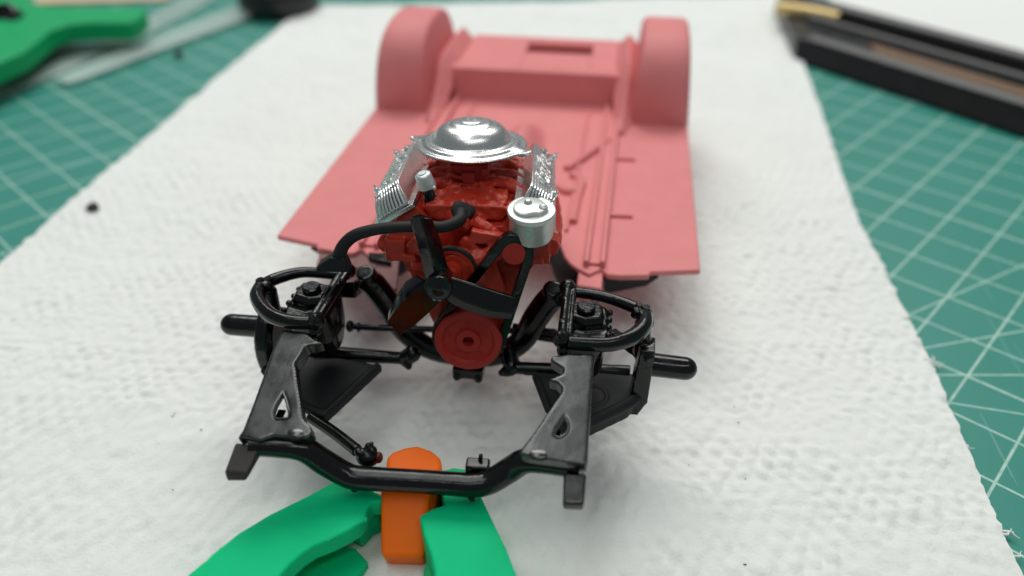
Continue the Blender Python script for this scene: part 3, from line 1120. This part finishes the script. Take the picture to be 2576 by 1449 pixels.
for bx_, by_, bz_ in ((-0.42, 0.66, 1.67), (0.05, 0.62, 1.66), (0.36, 0.68, 1.66), (-0.2, 0.9, 1.74), (0.22, 0.92, 1.74)):
    mb.ball((bx_, by_, bz_), 0.06)
mb.tube([(-0.5, 0.62, 1.62), (-0.3, 0.86, 1.72), (-0.25, 1.05, 1.74)], 0.07, 8, 4)
mb.tube([(0.42, 0.62, 1.62), (0.28, 0.8, 1.70), (0.1, 1.0, 1.76)], 0.06, 8, 4)
cast(mb.build('intake_manifold', M['red'], EN, remesh=0.018, wobble=0.012, wscale=6), 0.10)
mb = MB()
mb.box((-0.05, 1.3, 1.88), (0.5, 0.46, 0.22))
mb.cyl((-0.06, 1.36, 1.95), (-0.06, 1.4, 2.12), 0.27)
mb.box((-0.05, 1.04, 1.85), (0.16, 0.12, 0.14))
mb.box((0.16, 1.08, 1.92), (0.10, 0.12, 0.10))
mb.tube([(-0.28, 1.06, 1.9), (-0.24, 1.02, 1.86), (-0.1, 1.02, 1.84)], 0.035, 8, 3)
mb.build('carburettor', M['dull_red'], EN, bevel=0.02)

# air cleaner
AC = Vector((-0.045, 1.50, 2.14))
ear1 = math.atan2((EI @ (az(1019, 346, 3.4) - EORG)).y - AC.y, (EI @ (az(1019, 346, 3.4) - EORG)).x - AC.x)


def rim(a, r):
    if r < 0.64:
        return 1
    q = 0
    for c0 in (R(168), R(-22)):
        d = abs((a - c0 + math.pi) % (2 * math.pi) - math.pi)
        q = max(q, min(1.0, 1.5 * max(0, 1 - d / 0.21) ** 1.2))
    return 1 + 0.17 * q


prof = [(0, -0.05), (0.5, -0.05), (0.68, -0.045), (0.715, -0.025), (0.735, 0.0), (0.725, 0.016), (0.70, 0.018), (0.665, 0.014), (0.645, 0.022), (0.63, 0.045), (0.61, 0.058), (0.585, 0.058), (0.57, 0.05),
        (0.555, 0.058), (0.535, 0.058), (0.515, 0.06), (0.50, 0.085), (0.487, 0.13), (0.46, 0.185), (0.42, 0.232), (0.37, 0.268), (0.315, 0.292), (0.295, 0.296), (0.285, 0.292), (0.275, 0.300), (0.262, 0.312), (0.22, 0.325), (0.165, 0.334),
        (0.15, 0.330), (0.14, 0.336), (0.09, 0.346), (0.05, 0.348), (0, 0.346)]
prof = [(q, h if h < 0.061 else 0.06 + (h - 0.06) * 0.93) for q, h in prof]
mb = MB()
mb.lathe(prof, AC, (0, 0, 1), 96, fn=rim)
ac = mb.build('air_cleaner', M['chrome'], EN, angle=60)
for k in range(2):                                # stamped emblem marks on the crown
    for j in range(7):
        a = R(25 + 130 * j / 6 + 180 * k)
        mb = MB()
        mb.box(AC + Vector((0.058 * math.cos(a), 0.058 * math.sin(a), 0.328)), (0.022, 0.011, 0.012), Matrix.Rotation(a, 3, 'Z'))
        mb.build('emblem_mark', M['chrome'], ac, bevel=0.003)
for a, q in ((R(168), 0.845), (R(-22), 0.845)):
    mb = MB()
    mb.ball(AC + Vector((q * math.cos(a), q * math.sin(a), 0.0)), 0.03)
    mb.build('tab_nub', M['chrome'], ac)

# valve covers: finned, with studs and a raised script
for s in (1, -1):
    cx = -0.055
    ob, ot, it_, ib = Vector((1.10, 0, 1.46)), Vector((1.13, 0, 1.76)), Vector((0.83, 0, 1.97)), Vector((0.67, 0, 1.72))

    def P(v, y):
        return Vector((cx + s * v.x, y, v.z))
    y0, y1 = 0.50, 2.18
    body = MB()
    c_ = (ob + ot + it_ + ib) / 4

    def ring(y, k, dz=0):
        pts = []
        raw = [ob, ob.lerp(ot, 0.5), ot.lerp(it_, 0.0), ot.lerp(it_, 0.12), ot.lerp(it_, 0.88), it_, it_.lerp(ib, 0.5), ib]
        for q in raw:
            w = c_ + (q - c_) * k
            pts.append(P(w, y))
        return pts
    base = ob.lerp(ib, 0.5)

    def ring2(y, lift):
        """lift 1 = full height, 0 = squashed to the gasket face"""
        raw = [ob, ob.lerp(ot, 0.5), ot, ot.lerp(it_, 0.15), ot.lerp(it_, 0.85), it_, it_.lerp(ib, 0.5), ib]
        out = []
        nrm = Vector((0.55, 0, 0.835))
        for q in raw:
            h = (q - base).dot(nrm)
            out.append(P(q - nrm * (h * (1 - lift)), y))
        return out
    body.loft([ring2(y0 - 0.10, 0.10), ring2(y0 - 0.03, 0.62), ring2(y0 + 0.02, 0.90), ring2(y0 + 0.09, 1.0), ring2(y1 - 0.09, 1.0), ring2(y1 - 0.02, 0.9), ring2(y1 + 0.04, 0.5), ring2(y1 + 0.08, 0.1)])
    # gasket flange
    n_in = (ib - ob).normalized()
    fl = [ob - n_in * 0.05, ib + n_in * 0.05]
    body.prism([P(fl[0], y0 - 0.16), P(fl[1], y0 - 0.16), P(fl[1], y1 + 0.12), P(fl[0], y1 + 0.12)], (-s * 0.55 * 0.05, 0, -0.835 * 0.05))
    vc = body.build('valve_cover', M['bright_chrome'], EN, bevel=0.035, seg=3)
    # fins along the top that fold down the nose
    nfin = 9
    topn = Vector(((it_ - ot).z, 0, -(it_ - ot).x)).normalized() * -1
    if topn.z < 0:
        topn = -topn
    for k in range(nfin):
        t = 0.06 + 0.88 * k / (nfin - 1)
        q = ot.lerp(it_, t) + topn * 0.003
        qb = ob.lerp(ib, 0.04 + 0.92 * t) + topn * 0.02
        mid = k in (2, 3, 4, 5)
        mb = MB()
        nose = [P(qb.lerp(q, 0.05), y0 - 0.115), P(qb.lerp(q, 0.55), y0 - 0.06), P(q - topn * 0.035, y0 - 0.005), P(q, y0 + 0.07)]
        if mid:
            mb.tube(nose + [P(q, y0 + 0.22)], [0.017, 0.018, 0.018, 0.015, 0.008], 8, 4)
        else:
            mb.tube(nose + [P(q, (y0 + y1) / 2), P(q, y1 - 0.07)], [0.017, 0.018, 0.018, 0.015, 0.011, 0.010], 8, 4)
        mb.build('fin', M['bright_chrome'], vc)
    for yy, t in ((y0 + 0.14, 0.10), (y1 - 0.16, 0.10)):
        mb = MB()
        q = P(ot.lerp(it_, t), yy)
        nn = Vector((s * topn.x, 0, topn.z))
        mb.lathe([(0, 0.10), (0.014, 0.095), (0.018, 0.06), (0.045, 0.05), (0.05, 0.0), (0.05, -0.02), (0, -0.02)], q, nn, 12)
        mb.build('cover_stud', M['bright_chrome'], vc)
    # raised script
    cu = bpy.data.curves.new('script_text', 'FONT')
    cu.body = 'Cadillac'
    cu.size = 0.36
    cu.shear = 0.45
    cu.extrude = 0.008
    cu.bevel_depth = 0.006
    cu.align_x = 'CENTER'
    cu.align_y = 'CENTER'
    cu.space_character = 0.92
    to = bpy.data.objects.new('tmp_text', cu)
    COL.objects.link(to)
    me = bpy.data.meshes.new_from_object(to)
    bpy.data.objects.remove(to)
    me.materials.clear()
    me.materials.append(M['bright_chrome'])
    so = bpy.data.objects.new('raised_script', me)
    COL.objects.link(so)
    so.parent = vc
    nn = Vector((s * topn.x, 0, topn.z))
    xx = Vector((0, s, 0)) * 1.0
    yyv = nn.cross(xx)
    so.matrix_local = Matrix.Translation(P(ot.lerp(it_, 0.5), (y0 + y1) / 2 - 0.05) + nn * 0.012) @ Matrix((xx, yyv, nn)).transposed().to_4x4()
    # crest at the end of the script
    mb = MB()
    q = P(ot.lerp(it_, 0.5), (y0 + y1) / 2 + s * 0.0 + 0.70)
    mb.prism([q + yyv * 0.05 + xx * a_ * 0.05 if False else q + xx * a_ * 0.06 + yyv * b_ * 0.05 for a_, b_ in ((-1, 1), (1, 1), (0.9, -0.2), (0, -1), (-0.9, -0.2))], nn * 0.03)
    mb.build('crest', M['bright_chrome'], vc, bevel=0.008)

# oil filler tube and cap
fb, ft = ey(1092, 545, 0.66), ey(1074, 468, 0.70)
mb = MB()
mb.tube([fb - (ft - fb) * 0.15, ft], [0.082, 0.075], 16, 1)
of = mb.build('oil_filler', M['black'], EN)
ax_ = (ft - fb).normalized()
mb = MB()
mb.lathe([(0, 0.20), (0.05, 0.20), (0.055, 0.188), (0.085, 0.185), (0.105, 0.165), (0.118, 0.03), (0.122, 0.0), (0.10, -0.012), (0, -0.012)], ft, ax_ + Vector((-0.05, -0.28, 0)), 20,
         fn=lambda a, r: 1 + (0.03 * math.cos(8 * a) if r > 0.09 else 0))
mb.ball(ft + Vector((0.10, -0.06, 0.0)), 0.03)
mb.build('filler_cap', M['silver'], of, angle=50)

# upper radiator hose with its flanges
mb = MB()
hp = [ey(1160, 536, 0.44), ey(1153, 556, 0.26), ey(1112, 571, 0.12), ey(1040, 570, 0.06), ey(960, 575, 0.04), ey(898, 590, 0.02), ey(866, 615, 0.04), ey(852, 645, 0.08)]
mb.tube(hp, [0.085, 0.078, 0.072, 0.068, 0.070, 0.075, 0.078, 0.085], 16, 6)
hose = mb.build('radiator_hose', M['matte_black'], EN)
mb = MB()
e0, e1 = hp[-1], ey(840, 668, 0.10)
mb.loft([[e0 + Vector((a_ * 0.09, b_ * 0.08, 0.02)) for a_, b_ in ((-1, -1), (1, -1), (1, 1), (-1, 1))],
         [e1 + Vector((a_ * 0.19, b_ * 0.12, 0.03)) for a_, b_ in ((-1, -1), (1, -1), (1, 1), (-1, 1))],
         [e1 + Vector((a_ * 0.2, b_ * 0.13, -0.03)) for a_, b_ in ((-1, -1), (1, -1), (1, 1), (-1, 1))]])
mb.build('hose_end', M['matte_black'], hose, bevel=0.02)
mb = MB()
fc = ey(1163, 534, 0.46)
mb.lathe([(0, 0.05), (0.11, 0.05), (0.145, 0.02), (0.15, -0.03), (0, -0.03)], fc, (0.1, -0.7, 0.6), 18, fn=lambda a, r: 1 + (0.12 * math.sin(3 * a + 1) + 0.06 * math.sin(7 * a) if r > 0.12 else 0))
mb.build('hose_flange', M['matte_black'], hose, bevel=0.01)

# crank pulley
mb = MB()
n_ = (0.0, -1, 0.0)
mb.lathe([(0, -0.30), (0.30, -0.30), (0.42, -0.12), (0.43, -0.04), (0.44, 0.0), (0.435, 0.02), (0.42, 0.03), (0.345, 0.03), (0.33, 0.0), (0.315, -0.015), (0.17, -0.015), (0.16, 0.02), (0.15, 0.03), (0.085, 0.032), (0.075, 0.025), (0.07, -0.10), (0, -0.10)],
         (0, 0, 0), n_, 56, fn=lambda a, r: 1 + (0.012 * math.sin(11 * a) * math.sin(3 * a + 1) if r > 0.41 else 0))
cp = mb.build('crank_pulley', M['dull_red'], EN, angle=45)
for k in range(5):
    a = R(90 + 72 * k)
    mb = MB()
    mb.lathe([(0.018, -0.004), (0.022, 0.006), (0.032, 0.006), (0.036, -0.004)], Vector((0.245 * math.cos(a), 0.015, 0.245 * math.sin(a))), n_, 12)
    mb.build('pulley_bolt_hole', M['dull_red'], cp)

# water pump pulley
wc = ey(1135, 683, 0.10)
mb = MB()
mb.lathe([(0, -0.1), (0.30, -0.10), (0.305, -0.02), (0.29, 0.0), (0.25, 0.0), (0.24, -0.03), (0.14, -0.02), (0.13, 0.06), (0.09, 0.07), (0.08, 0.12), (0, 0.12)], wc, n_, 40)
wp = mb.build('water_pump_pulley', M['red'], EN, angle=40)
mb = MB()
mb.lathe([(0.29, -0.06), (0.335, -0.05), (0.335, 0.005), (0.315, 0.012), (0.29, 0.005)], wc, n_, 40)
mb.build('pulley_groove', M['rubber'], wp, angle=40)

# idler pulley and belt
rc = ey(1294, 636, 0.08)
mb = MB()
mb.lathe([(0, -0.16), (0.12, -0.16), (0.15, -0.02), (0.155, 0.02), (0.145, 0.03), (0, 0.03)], rc, n_, 32)
mb.build('idler_pulley', M['dull_red'], EN, angle=40)


def belt_path(c1, r1, c2, r2, y):
    d = Vector((c2.x - c1.x, c2.z - c1.z))
    L = d.length
    th = math.atan2(d.y, d.x)
    be = math.acos((r1 - r2) / L)
    pts = []
    for k in range(17):
        a = th + be + (2 * math.pi - 2 * be) * k / 16
        pts.append(Vector((c1.x + r1 * math.cos(a), y, c1.z + r1 * math.sin(a))))
    for k in range(13):
        a = th - be + (2 * be) * k / 12
        pts.append(Vector((c2.x + r2 * math.cos(a), y, c2.z + r2 * math.sin(a))))
    out = []
    for i in range(len(pts)):
        a, b = pts[i], pts[(i + 1) % len(pts)]
        m_ = max(1, int((b - a).length / 0.08))
        for k in range(m_):
            out.append(a.lerp(b, k / m_))
    return out


bp_ = belt_path(Vector((0.0, 0, 0.02)), 0.425, Vector((rc.x, 0, rc.z + 0.01)), 0.19, 0.12)
secs = []
nb_ = len(bp_)
for i in range(nb_):
    t = (bp_[(i + 1) % nb_] - bp_[i - 1]).normalized()
    o_ = Vector((-t.z, 0, t.x)) * -1
    w, h = 0.075, 0.058
    secs.append([bp_[i] + o_ * a_ * h + Vector((0, b_ * w, 0)) for a_, b_ in ((-1, -1), (1, -1), (1, 1), (-1, 1))])
secs.append(secs[0])
mb = MB()
mb.loft(secs, cap=False)
mb.build('drive_belt', M['black'], EN, bevel=0.012)

# steering pump reservoir
rt = ey(1337, 526, 0.22)
mb = MB()
mb.lathe([(0, -0.41), (0.22, -0.41), (0.255, -0.395), (0.27, -0.36), (0.268, -0.09), (0.275, -0.075), (0.293, -0.06), (0.297, -0.02), (0.288, 0.0), (0.265, 0.008), (0.20, 0.0), (0.19, -0.004), (0, -0.004)], rt, (0.0, -0.20, 1), 48)
rs = mb.build('pump_reservoir', M['silver'], EN, angle=35)
mb = MB()
mb.lathe([(0.205, -0.01), (0.20, 0.035), (0.185, 0.045), (0, 0.047)], rt + Vector((-0.02, 0, 0)), (0.0, -0.20, 1), 36,
         fn=lambda a, r: 1 - (0.30 * max(0, math.cos(a + R(75))) ** 6 if r > 0.15 else 0))
mb.build('reservoir_lid', M['silver'], rs, angle=35)
for dx, dy, r_ in ((-0.045, 0.08, 0.05), (0.14, 0.0, 0.055)):
    mb = MB()
    mb.lathe([(0, 0.045), (r_ * 0.5, 0.042), (r_, 0.015), (r_ * 1.05, -0.02), (0, -0.02)], rt + Vector((dx, dy - 0.02, 0.055 if dx < 0 else 0.035)), (0.0, -0.20, 1), 16)
    mb.build('reservoir_screw', M['silver'], rs)
mb = MB()
g_ = ey(1330, 575, -0.06)
mb.ball((rt.x - 0.03, rt.y - 0.232, rt.z - 0.20), 0.085, 14, (0.6, 0.08, 1.0))
mb.build('green_smear', mat('thin_green_paint', (0.30, 0.46, 0.38), 0.6), rs)
# pump body and bracket behind the idler
mb = MB()
mb.tube([rc + Vector((0.02, 0.10, 0.02)), rc + Vector((0.10, 0.42, 0.05))], [0.17, 0.2], 18, 1)
mb.box(rc + Vector((0.1, 0.35, -0.15)), (0.2, 0.2, 0.4))
mb.build('pump_bracket', M['dull_red'], EN, bevel=0.03)
# cooling fan with three twisted blades
hc = ey(1103, 725, -0.42)
FAN = MB()
FAN.lathe([(0, -0.40), (0.12, -0.38), (0.16, -0.1), (0.168, 0.0), (0.168, 0.025), (0.160, 0.035), (0.148, 0.022), (0.05, 0.02), (0.04, 0.028), (0, 0.028)], hc, (0, -1, 0.02), 36)
fan = FAN.build('cooling_fan', M['black'], EN, angle=40)


def blade(rows):
    """rows: across sections from root to tip, each a list of local points"""
    n = len(rows[0])
    mb = MB()
    th = 0.022
    top, bot = [], []
    for r_ in rows:
        top.append([Vector(p) + Vector((0, -th, 0)) for p in r_])
        bot.append([Vector(p) + Vector((0, th, 0)) for p in r_])
    mb.loft([t + list(reversed(b)) for t, b in zip(top, bot)])
    return mb.build('fan_blade', M['black'], fan, bevel=0.018, seg=3, angle=50)


def bl(rows):
    return blade([[ey(*q) for q in r_] for r_ in rows])


bl([[(1070, 712, -0.20), (1100, 700, -0.28), (1136, 700, -0.18)],
    [(1062, 660, -0.20), (1088, 655, -0.30), (1126, 672, -0.12)],
    [(1046, 600, -0.20), (1074, 598, -0.32), (1110, 612, -0.10)],
    [(1030, 548, -0.18), (1056, 541, -0.30), (1086, 548, -0.12)]])
bl([[(1120, 692, -0.24), (1126, 735, -0.30), (1128, 758, -0.22)],
    [(1168, 706, -0.20), (1168, 756, -0.30), (1166, 778, -0.22)],
    [(1238, 728, -0.20), (1232, 778, -0.30), (1224, 797, -0.22)],
    [(1296, 746, -0.20), (1294, 786, -0.30), (1284, 802, -0.24)]])
bl([[(1048, 694, -0.12), (1076, 712, -0.30), (1106, 758, -0.22)],
    [(1020, 708, -0.12), (1042, 734, -0.30), (1078, 786, -0.22)],
    [(998, 744, -0.12), (1008, 764, -0.30), (1042, 818, -0.22)],
    [(978, 786, -0.14), (976, 806, -0.30), (1004, 842, -0.22)]])

# ------------------------------------------------------------------ clamp under the crossbar
CL = thing('spring_clamp', 'green plastic spring clamp with orange pad lying on the towel under the crossbar', 'clamp', az(1010, 1402, 0))


def rel(p):
    return Vector(p) - CL.location


TOPZ = 0.72


def flat(pts, z0, z1, name, m, parent, bevel=0.05):
    """outline seen at height z1, extruded straight down to z0"""
    mb = MB()
    mb.prism([rel(az(px, py, z1)) for px, py in pts], (0, 0, z0 - z1))
    return mb.build(name, m, parent, bevel=bevel, seg=3)


flat([(440, 1480), (480, 1440), (560, 1375), (700, 1290), (850, 1215), (890, 1250), (860, 1310), (800, 1345), (755, 1375), (700, 1420), (660, 1500)], 0.02, 0.50, 'jaw_wall', M['green'], CL, 0.02)
flat([(440, 1500), (480, 1452), (530, 1395), (600, 1340), (680, 1292), (770, 1248), (850, 1205), (895, 1218), (935, 1232), (962, 1248), (958, 1262), (935, 1264), (923, 1280), (920, 1298), (905, 1316), (880, 1332), (850, 1348), (822, 1360),
      (790, 1372), (760, 1392), (728, 1420), (700, 1452), (680, 1500)], 0.48, TOPZ, 'jaw', M['green'], CL, 0.028)
flat([(660, 1500), (700, 1452), (760, 1400), (830, 1372), (893, 1378), (925, 1412), (905, 1440), (840, 1500)], 0.02, 0.16, 'jaw_web', M['green'], CL, 0.02)
flat([(905, 1330), (930, 1300), (955, 1290), (960, 1240), (900, 1225), (860, 1230), (840, 1300)], 0.05, 0.42, 'jaw_web', M['green'], CL, 0.04)
flat([(1055, 1297), (1085, 1280), (1120, 1268), (1110, 1235), (1105, 1185), (1140, 1175), (1180, 1180), (1207, 1240), (1240, 1310), (1272, 1375), (1302, 1452), (1320, 1510), (1105, 1510), (1094, 1440), (1085, 1400), (1066, 1345)],
     0.10, TOPZ, 'jaw', M['green'], CL, 0.028)
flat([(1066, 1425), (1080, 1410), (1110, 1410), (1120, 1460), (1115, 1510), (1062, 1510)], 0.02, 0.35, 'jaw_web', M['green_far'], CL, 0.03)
# small teeth along the left jaw's edge
mb = MB()
for k in range(12):
    t = k / 11
    px, py = 918 - 92 * t, 1308 + 52 * t
    mb.ball(rel(az(px, py, TOPZ - 0.03)), 0.034, 8)
mb.build('jaw_teeth', M['green'], CL)
# orange pad
mb = MB()
zt = 0.78
b0, b1 = az(958, 1400, 0.34), az(1064, 1404, 0.34)
t0, t1 = az(955, 1226, zt), az(1075, 1230, zt)
nose = [az(px, py, zt) for px, py in ((972, 1175), (972, 1150), (985, 1135), (1015, 1124), (1050, 1118), (1085, 1130), (1110, 1150), (1112, 1175))]
top = [t0, t1] + list(reversed(nose))
bot = [b0, b1] + [Vector((p.x, p.y - 0.1, 0.34)) for p in reversed(nose)]
low = [Vector((p.x, p.y + (0.12 if i < 2 else 0), 0.02)) for i, p in enumerate(bot)]
mb.loft([[rel(p) for p in low], [rel(p) for p in bot], [rel(p) for p in top]])
pad = mb.build('orange_pad', M['orange'], CL, bevel=0.05, seg=3)
mb = MB()
mb.prism([rel(p) for p in (az(922, 1268, 0.45), az(960, 1240, 0.45), az(975, 1300, 0.3), az(930, 1308, 0.3))], (0, 0.1, -0.15))
lug1 = mb.build('pad_lug', M['orange'], pad, bevel=0.03)
mb = MB()
mb.prism([rel(p) for p in (az(1060, 1250, 0.5), az(1088, 1246, 0.5), az(1098, 1280, 0.4), az(1066, 1292, 0.4))], (0, 0.1, -0.15))
mb.build('pad_lug', M['orange'], pad, bevel=0.03)

# ------------------------------------------------------------------ background clamp, top left
B = az(100, 190, 0)
C2 = thing('spring_clamp', 'green plastic clamp with black pivot pin at the edge of the mat', 'clamp', B)
zt = 1.0
mb = MB()
o_ = [(-120, -60), (60, -40), (72, -4), (86, 10), (150, 16), (280, 18), (366, 18), (364, 30), (350, 44), (322, 56), (230, 56), (170, 60), (126, 74), (96, 100), (60, 128), (0, 154), (-120, 210)]
mb.prism([az(px, py, zt) - B for px, py in o_], (0, 0, -0.55))
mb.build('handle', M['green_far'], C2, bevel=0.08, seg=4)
mb = MB()
c = az(18, 46, zt) - B
mb.lathe([(0, 0.10), (0.22, 0.10), (0.25, 0.22), (0.36, 0.24), (0.42, 0.18), (0.44, -0.4), (0, -0.4)], c, (0.1, -0.75, 0.7), 28)
mb.build('pivot_pin', M['lid_black'], C2)

# cloudy clear strips
mb = MB()
mb.tube([az(-60, 262, 0.03), az(60, 205, 0.03), az(260, 118, 0.03), az(420, 40, 0.03), az(520, -15, 0.03)], [0.3, 0.4, 0.5, 0.6, 0.6], 14, 4, squash=0.16)
tag(mb.build('plastic_strip', M['clear']), 'cloudy clear plastic strip running under the green clamp at the left edge', 'plastic strip', 'clear plastic strips')
mb = MB()
mb.tube([az(150, 205, 0.10), az(200, 186, 0.10), az(380, 115, 0.12), az(620, 25, 0.12), az(800, -45, 0.12)], [0.34, 0.42, 0.55, 0.7, 0.7], 14, 4, squash=0.2)
tag(mb.build('plastic_strip', M['clear']), 'wider cloudy clear plastic strip with blunt end on the green mat', 'plastic strip', 'clear plastic strips')

# jar lid, far left of the towel's top edge
c = az(712, 40, 0)
jb = Vector((az(712, 20, 0).x, c.y + 0.75, 0.0))
JL = thing('paint_jar', 'black round jar lid with white top at the back edge of the towel', 'jar', jb)
mb = MB()
mb.lathe([(0, 0), (1.34, 0), (1.40, 0.1), (1.43, 0.75), (1.36, 0.85), (1.12, 0.85), (1.10, 0.80), (0, 0.80)], (0, 0, 0.02), (0, 0, 1), 40)
mb.build('lid', M['lid_black'], JL, angle=40)
mb = MB()
mb.lathe([(0, 0.04), (1.0, 0.04), (1.04, 0.02), (1.04, -0.02)], (0, 0, 0.84), (0, 0, 1), 40)
mb.build('lid_disc', M['lid_white'], JL, angle=40)

# crumbs
for px, py, r_, lab in ((235, 522, 0.125, 'dark grey crumb on the white towel near its left edge'), (448, 135, 0.13, 'dark crumb on the green mat beside the clear strips')):
    mb = MB()
    mb.ball(az(px, py, 0.08), r_, 14, (1.1, 0.9, 0.75))
    tag(mb.build('crumb', M['crumb'], wobble=0.05, wscale=9), lab, 'crumb')

# black tray, top right
A, Bv = az(2018, 158, 0), az(2640, 366, 0)
TR = thing('black_tray', 'long black plastic tray with brown stripe lying at the right beside the towel', 'tray', A)
d = (Bv - A)
L_ = d.length + 6
d.normalize()
nrm = Vector((-d.y, d.x, 0))
if nrm.y < 0:
    nrm = -nrm


def strip(name, m, prof, l0, l1, bevel=0.04, taper=0.0):
    mb = MB()
    secs = []
    for k in range(13):
        t = k / 12
        l = l0 + (l1 - l0) * t
        sc = 1 - taper * (1 - t) ** 3
        secs.append([d * (l - (1 - t) * a_ * nrm.x / d.x) + nrm * a_ + Vector((0, 0, b_)) for a_, b_ in prof])
    mb.loft(secs)
    return mb.build(name, m, TR, bevel=bevel, seg=2)


strip('tray_wall', M['tray'], [(0, 0), (0.25, 0.62), (0.42, 0.66), (0.55, 0.60), (0.55, 0.0)], -0.3, L_, taper=0.3)
strip('tray_wall', M['tray_grey'], [(0.20, 0.62), (0.26, 0.68), (0.48, 0.72), (0.56, 0.66), (0.56, 0.60)], 0.2, L_, 0.02, taper=0.3)
strip('tray_floor', M['tray'], [(0.56, 0.0), (0.56, 0.52), (3.3, 0.60), (3.3, 0.0)], -0.3, L_, taper=0.3)
strip('tray_ridge', M['tray_grey'], [(1.85, 0.55), (1.88, 0.74), (2.02, 0.78), (2.16, 0.74), (2.2, 0.55)], 0.6, L_, 0.02)
strip('brown_stripe', M['brown'], [(0.9, 0.51), (0.9, 0.60), (1.35, 0.66), (1.35, 0.51)], 2.6, L_, 0.01, taper=0.3)
strip('tray_wall', M['tray'], [(2.6, 0.56), (2.65, 0.95), (2.9, 1.05), (3.3, 0.9), (3.4, 0.02), (3.305, 0.0)], -0.3, L_, taper=0.3)
strip('tray_wall', M['tray_grey'], [(2.66, 0.97), (2.9, 1.07), (3.28, 0.94), (3.1, 0.90), (2.8, 0.94)], 0.8, L_, 0.02, taper=0.3)
mb = MB()
mb.tube([az(1955, 20, 0.7), az(2040, 33, 0.7), az(2110, 47, 0.7)], [0.22, 0.22, 0.2], 14, 2)
tag(mb.build('brass_tube', M['brass']), 'short brass tube lying on the end of the black tray', 'tube')

# tan card, top left, yellow stick behind the towel
mb = MB()
mb.prism([az(90, 8, 0.05), az(420, -2, 0.05), az(500, -80, 0.05), az(60, -80, 0.05)], (0, 0, -0.10))
tag(mb.build('card_strip', M['tan']), 'tan card strip at the far edge behind the green clamp', 'card')
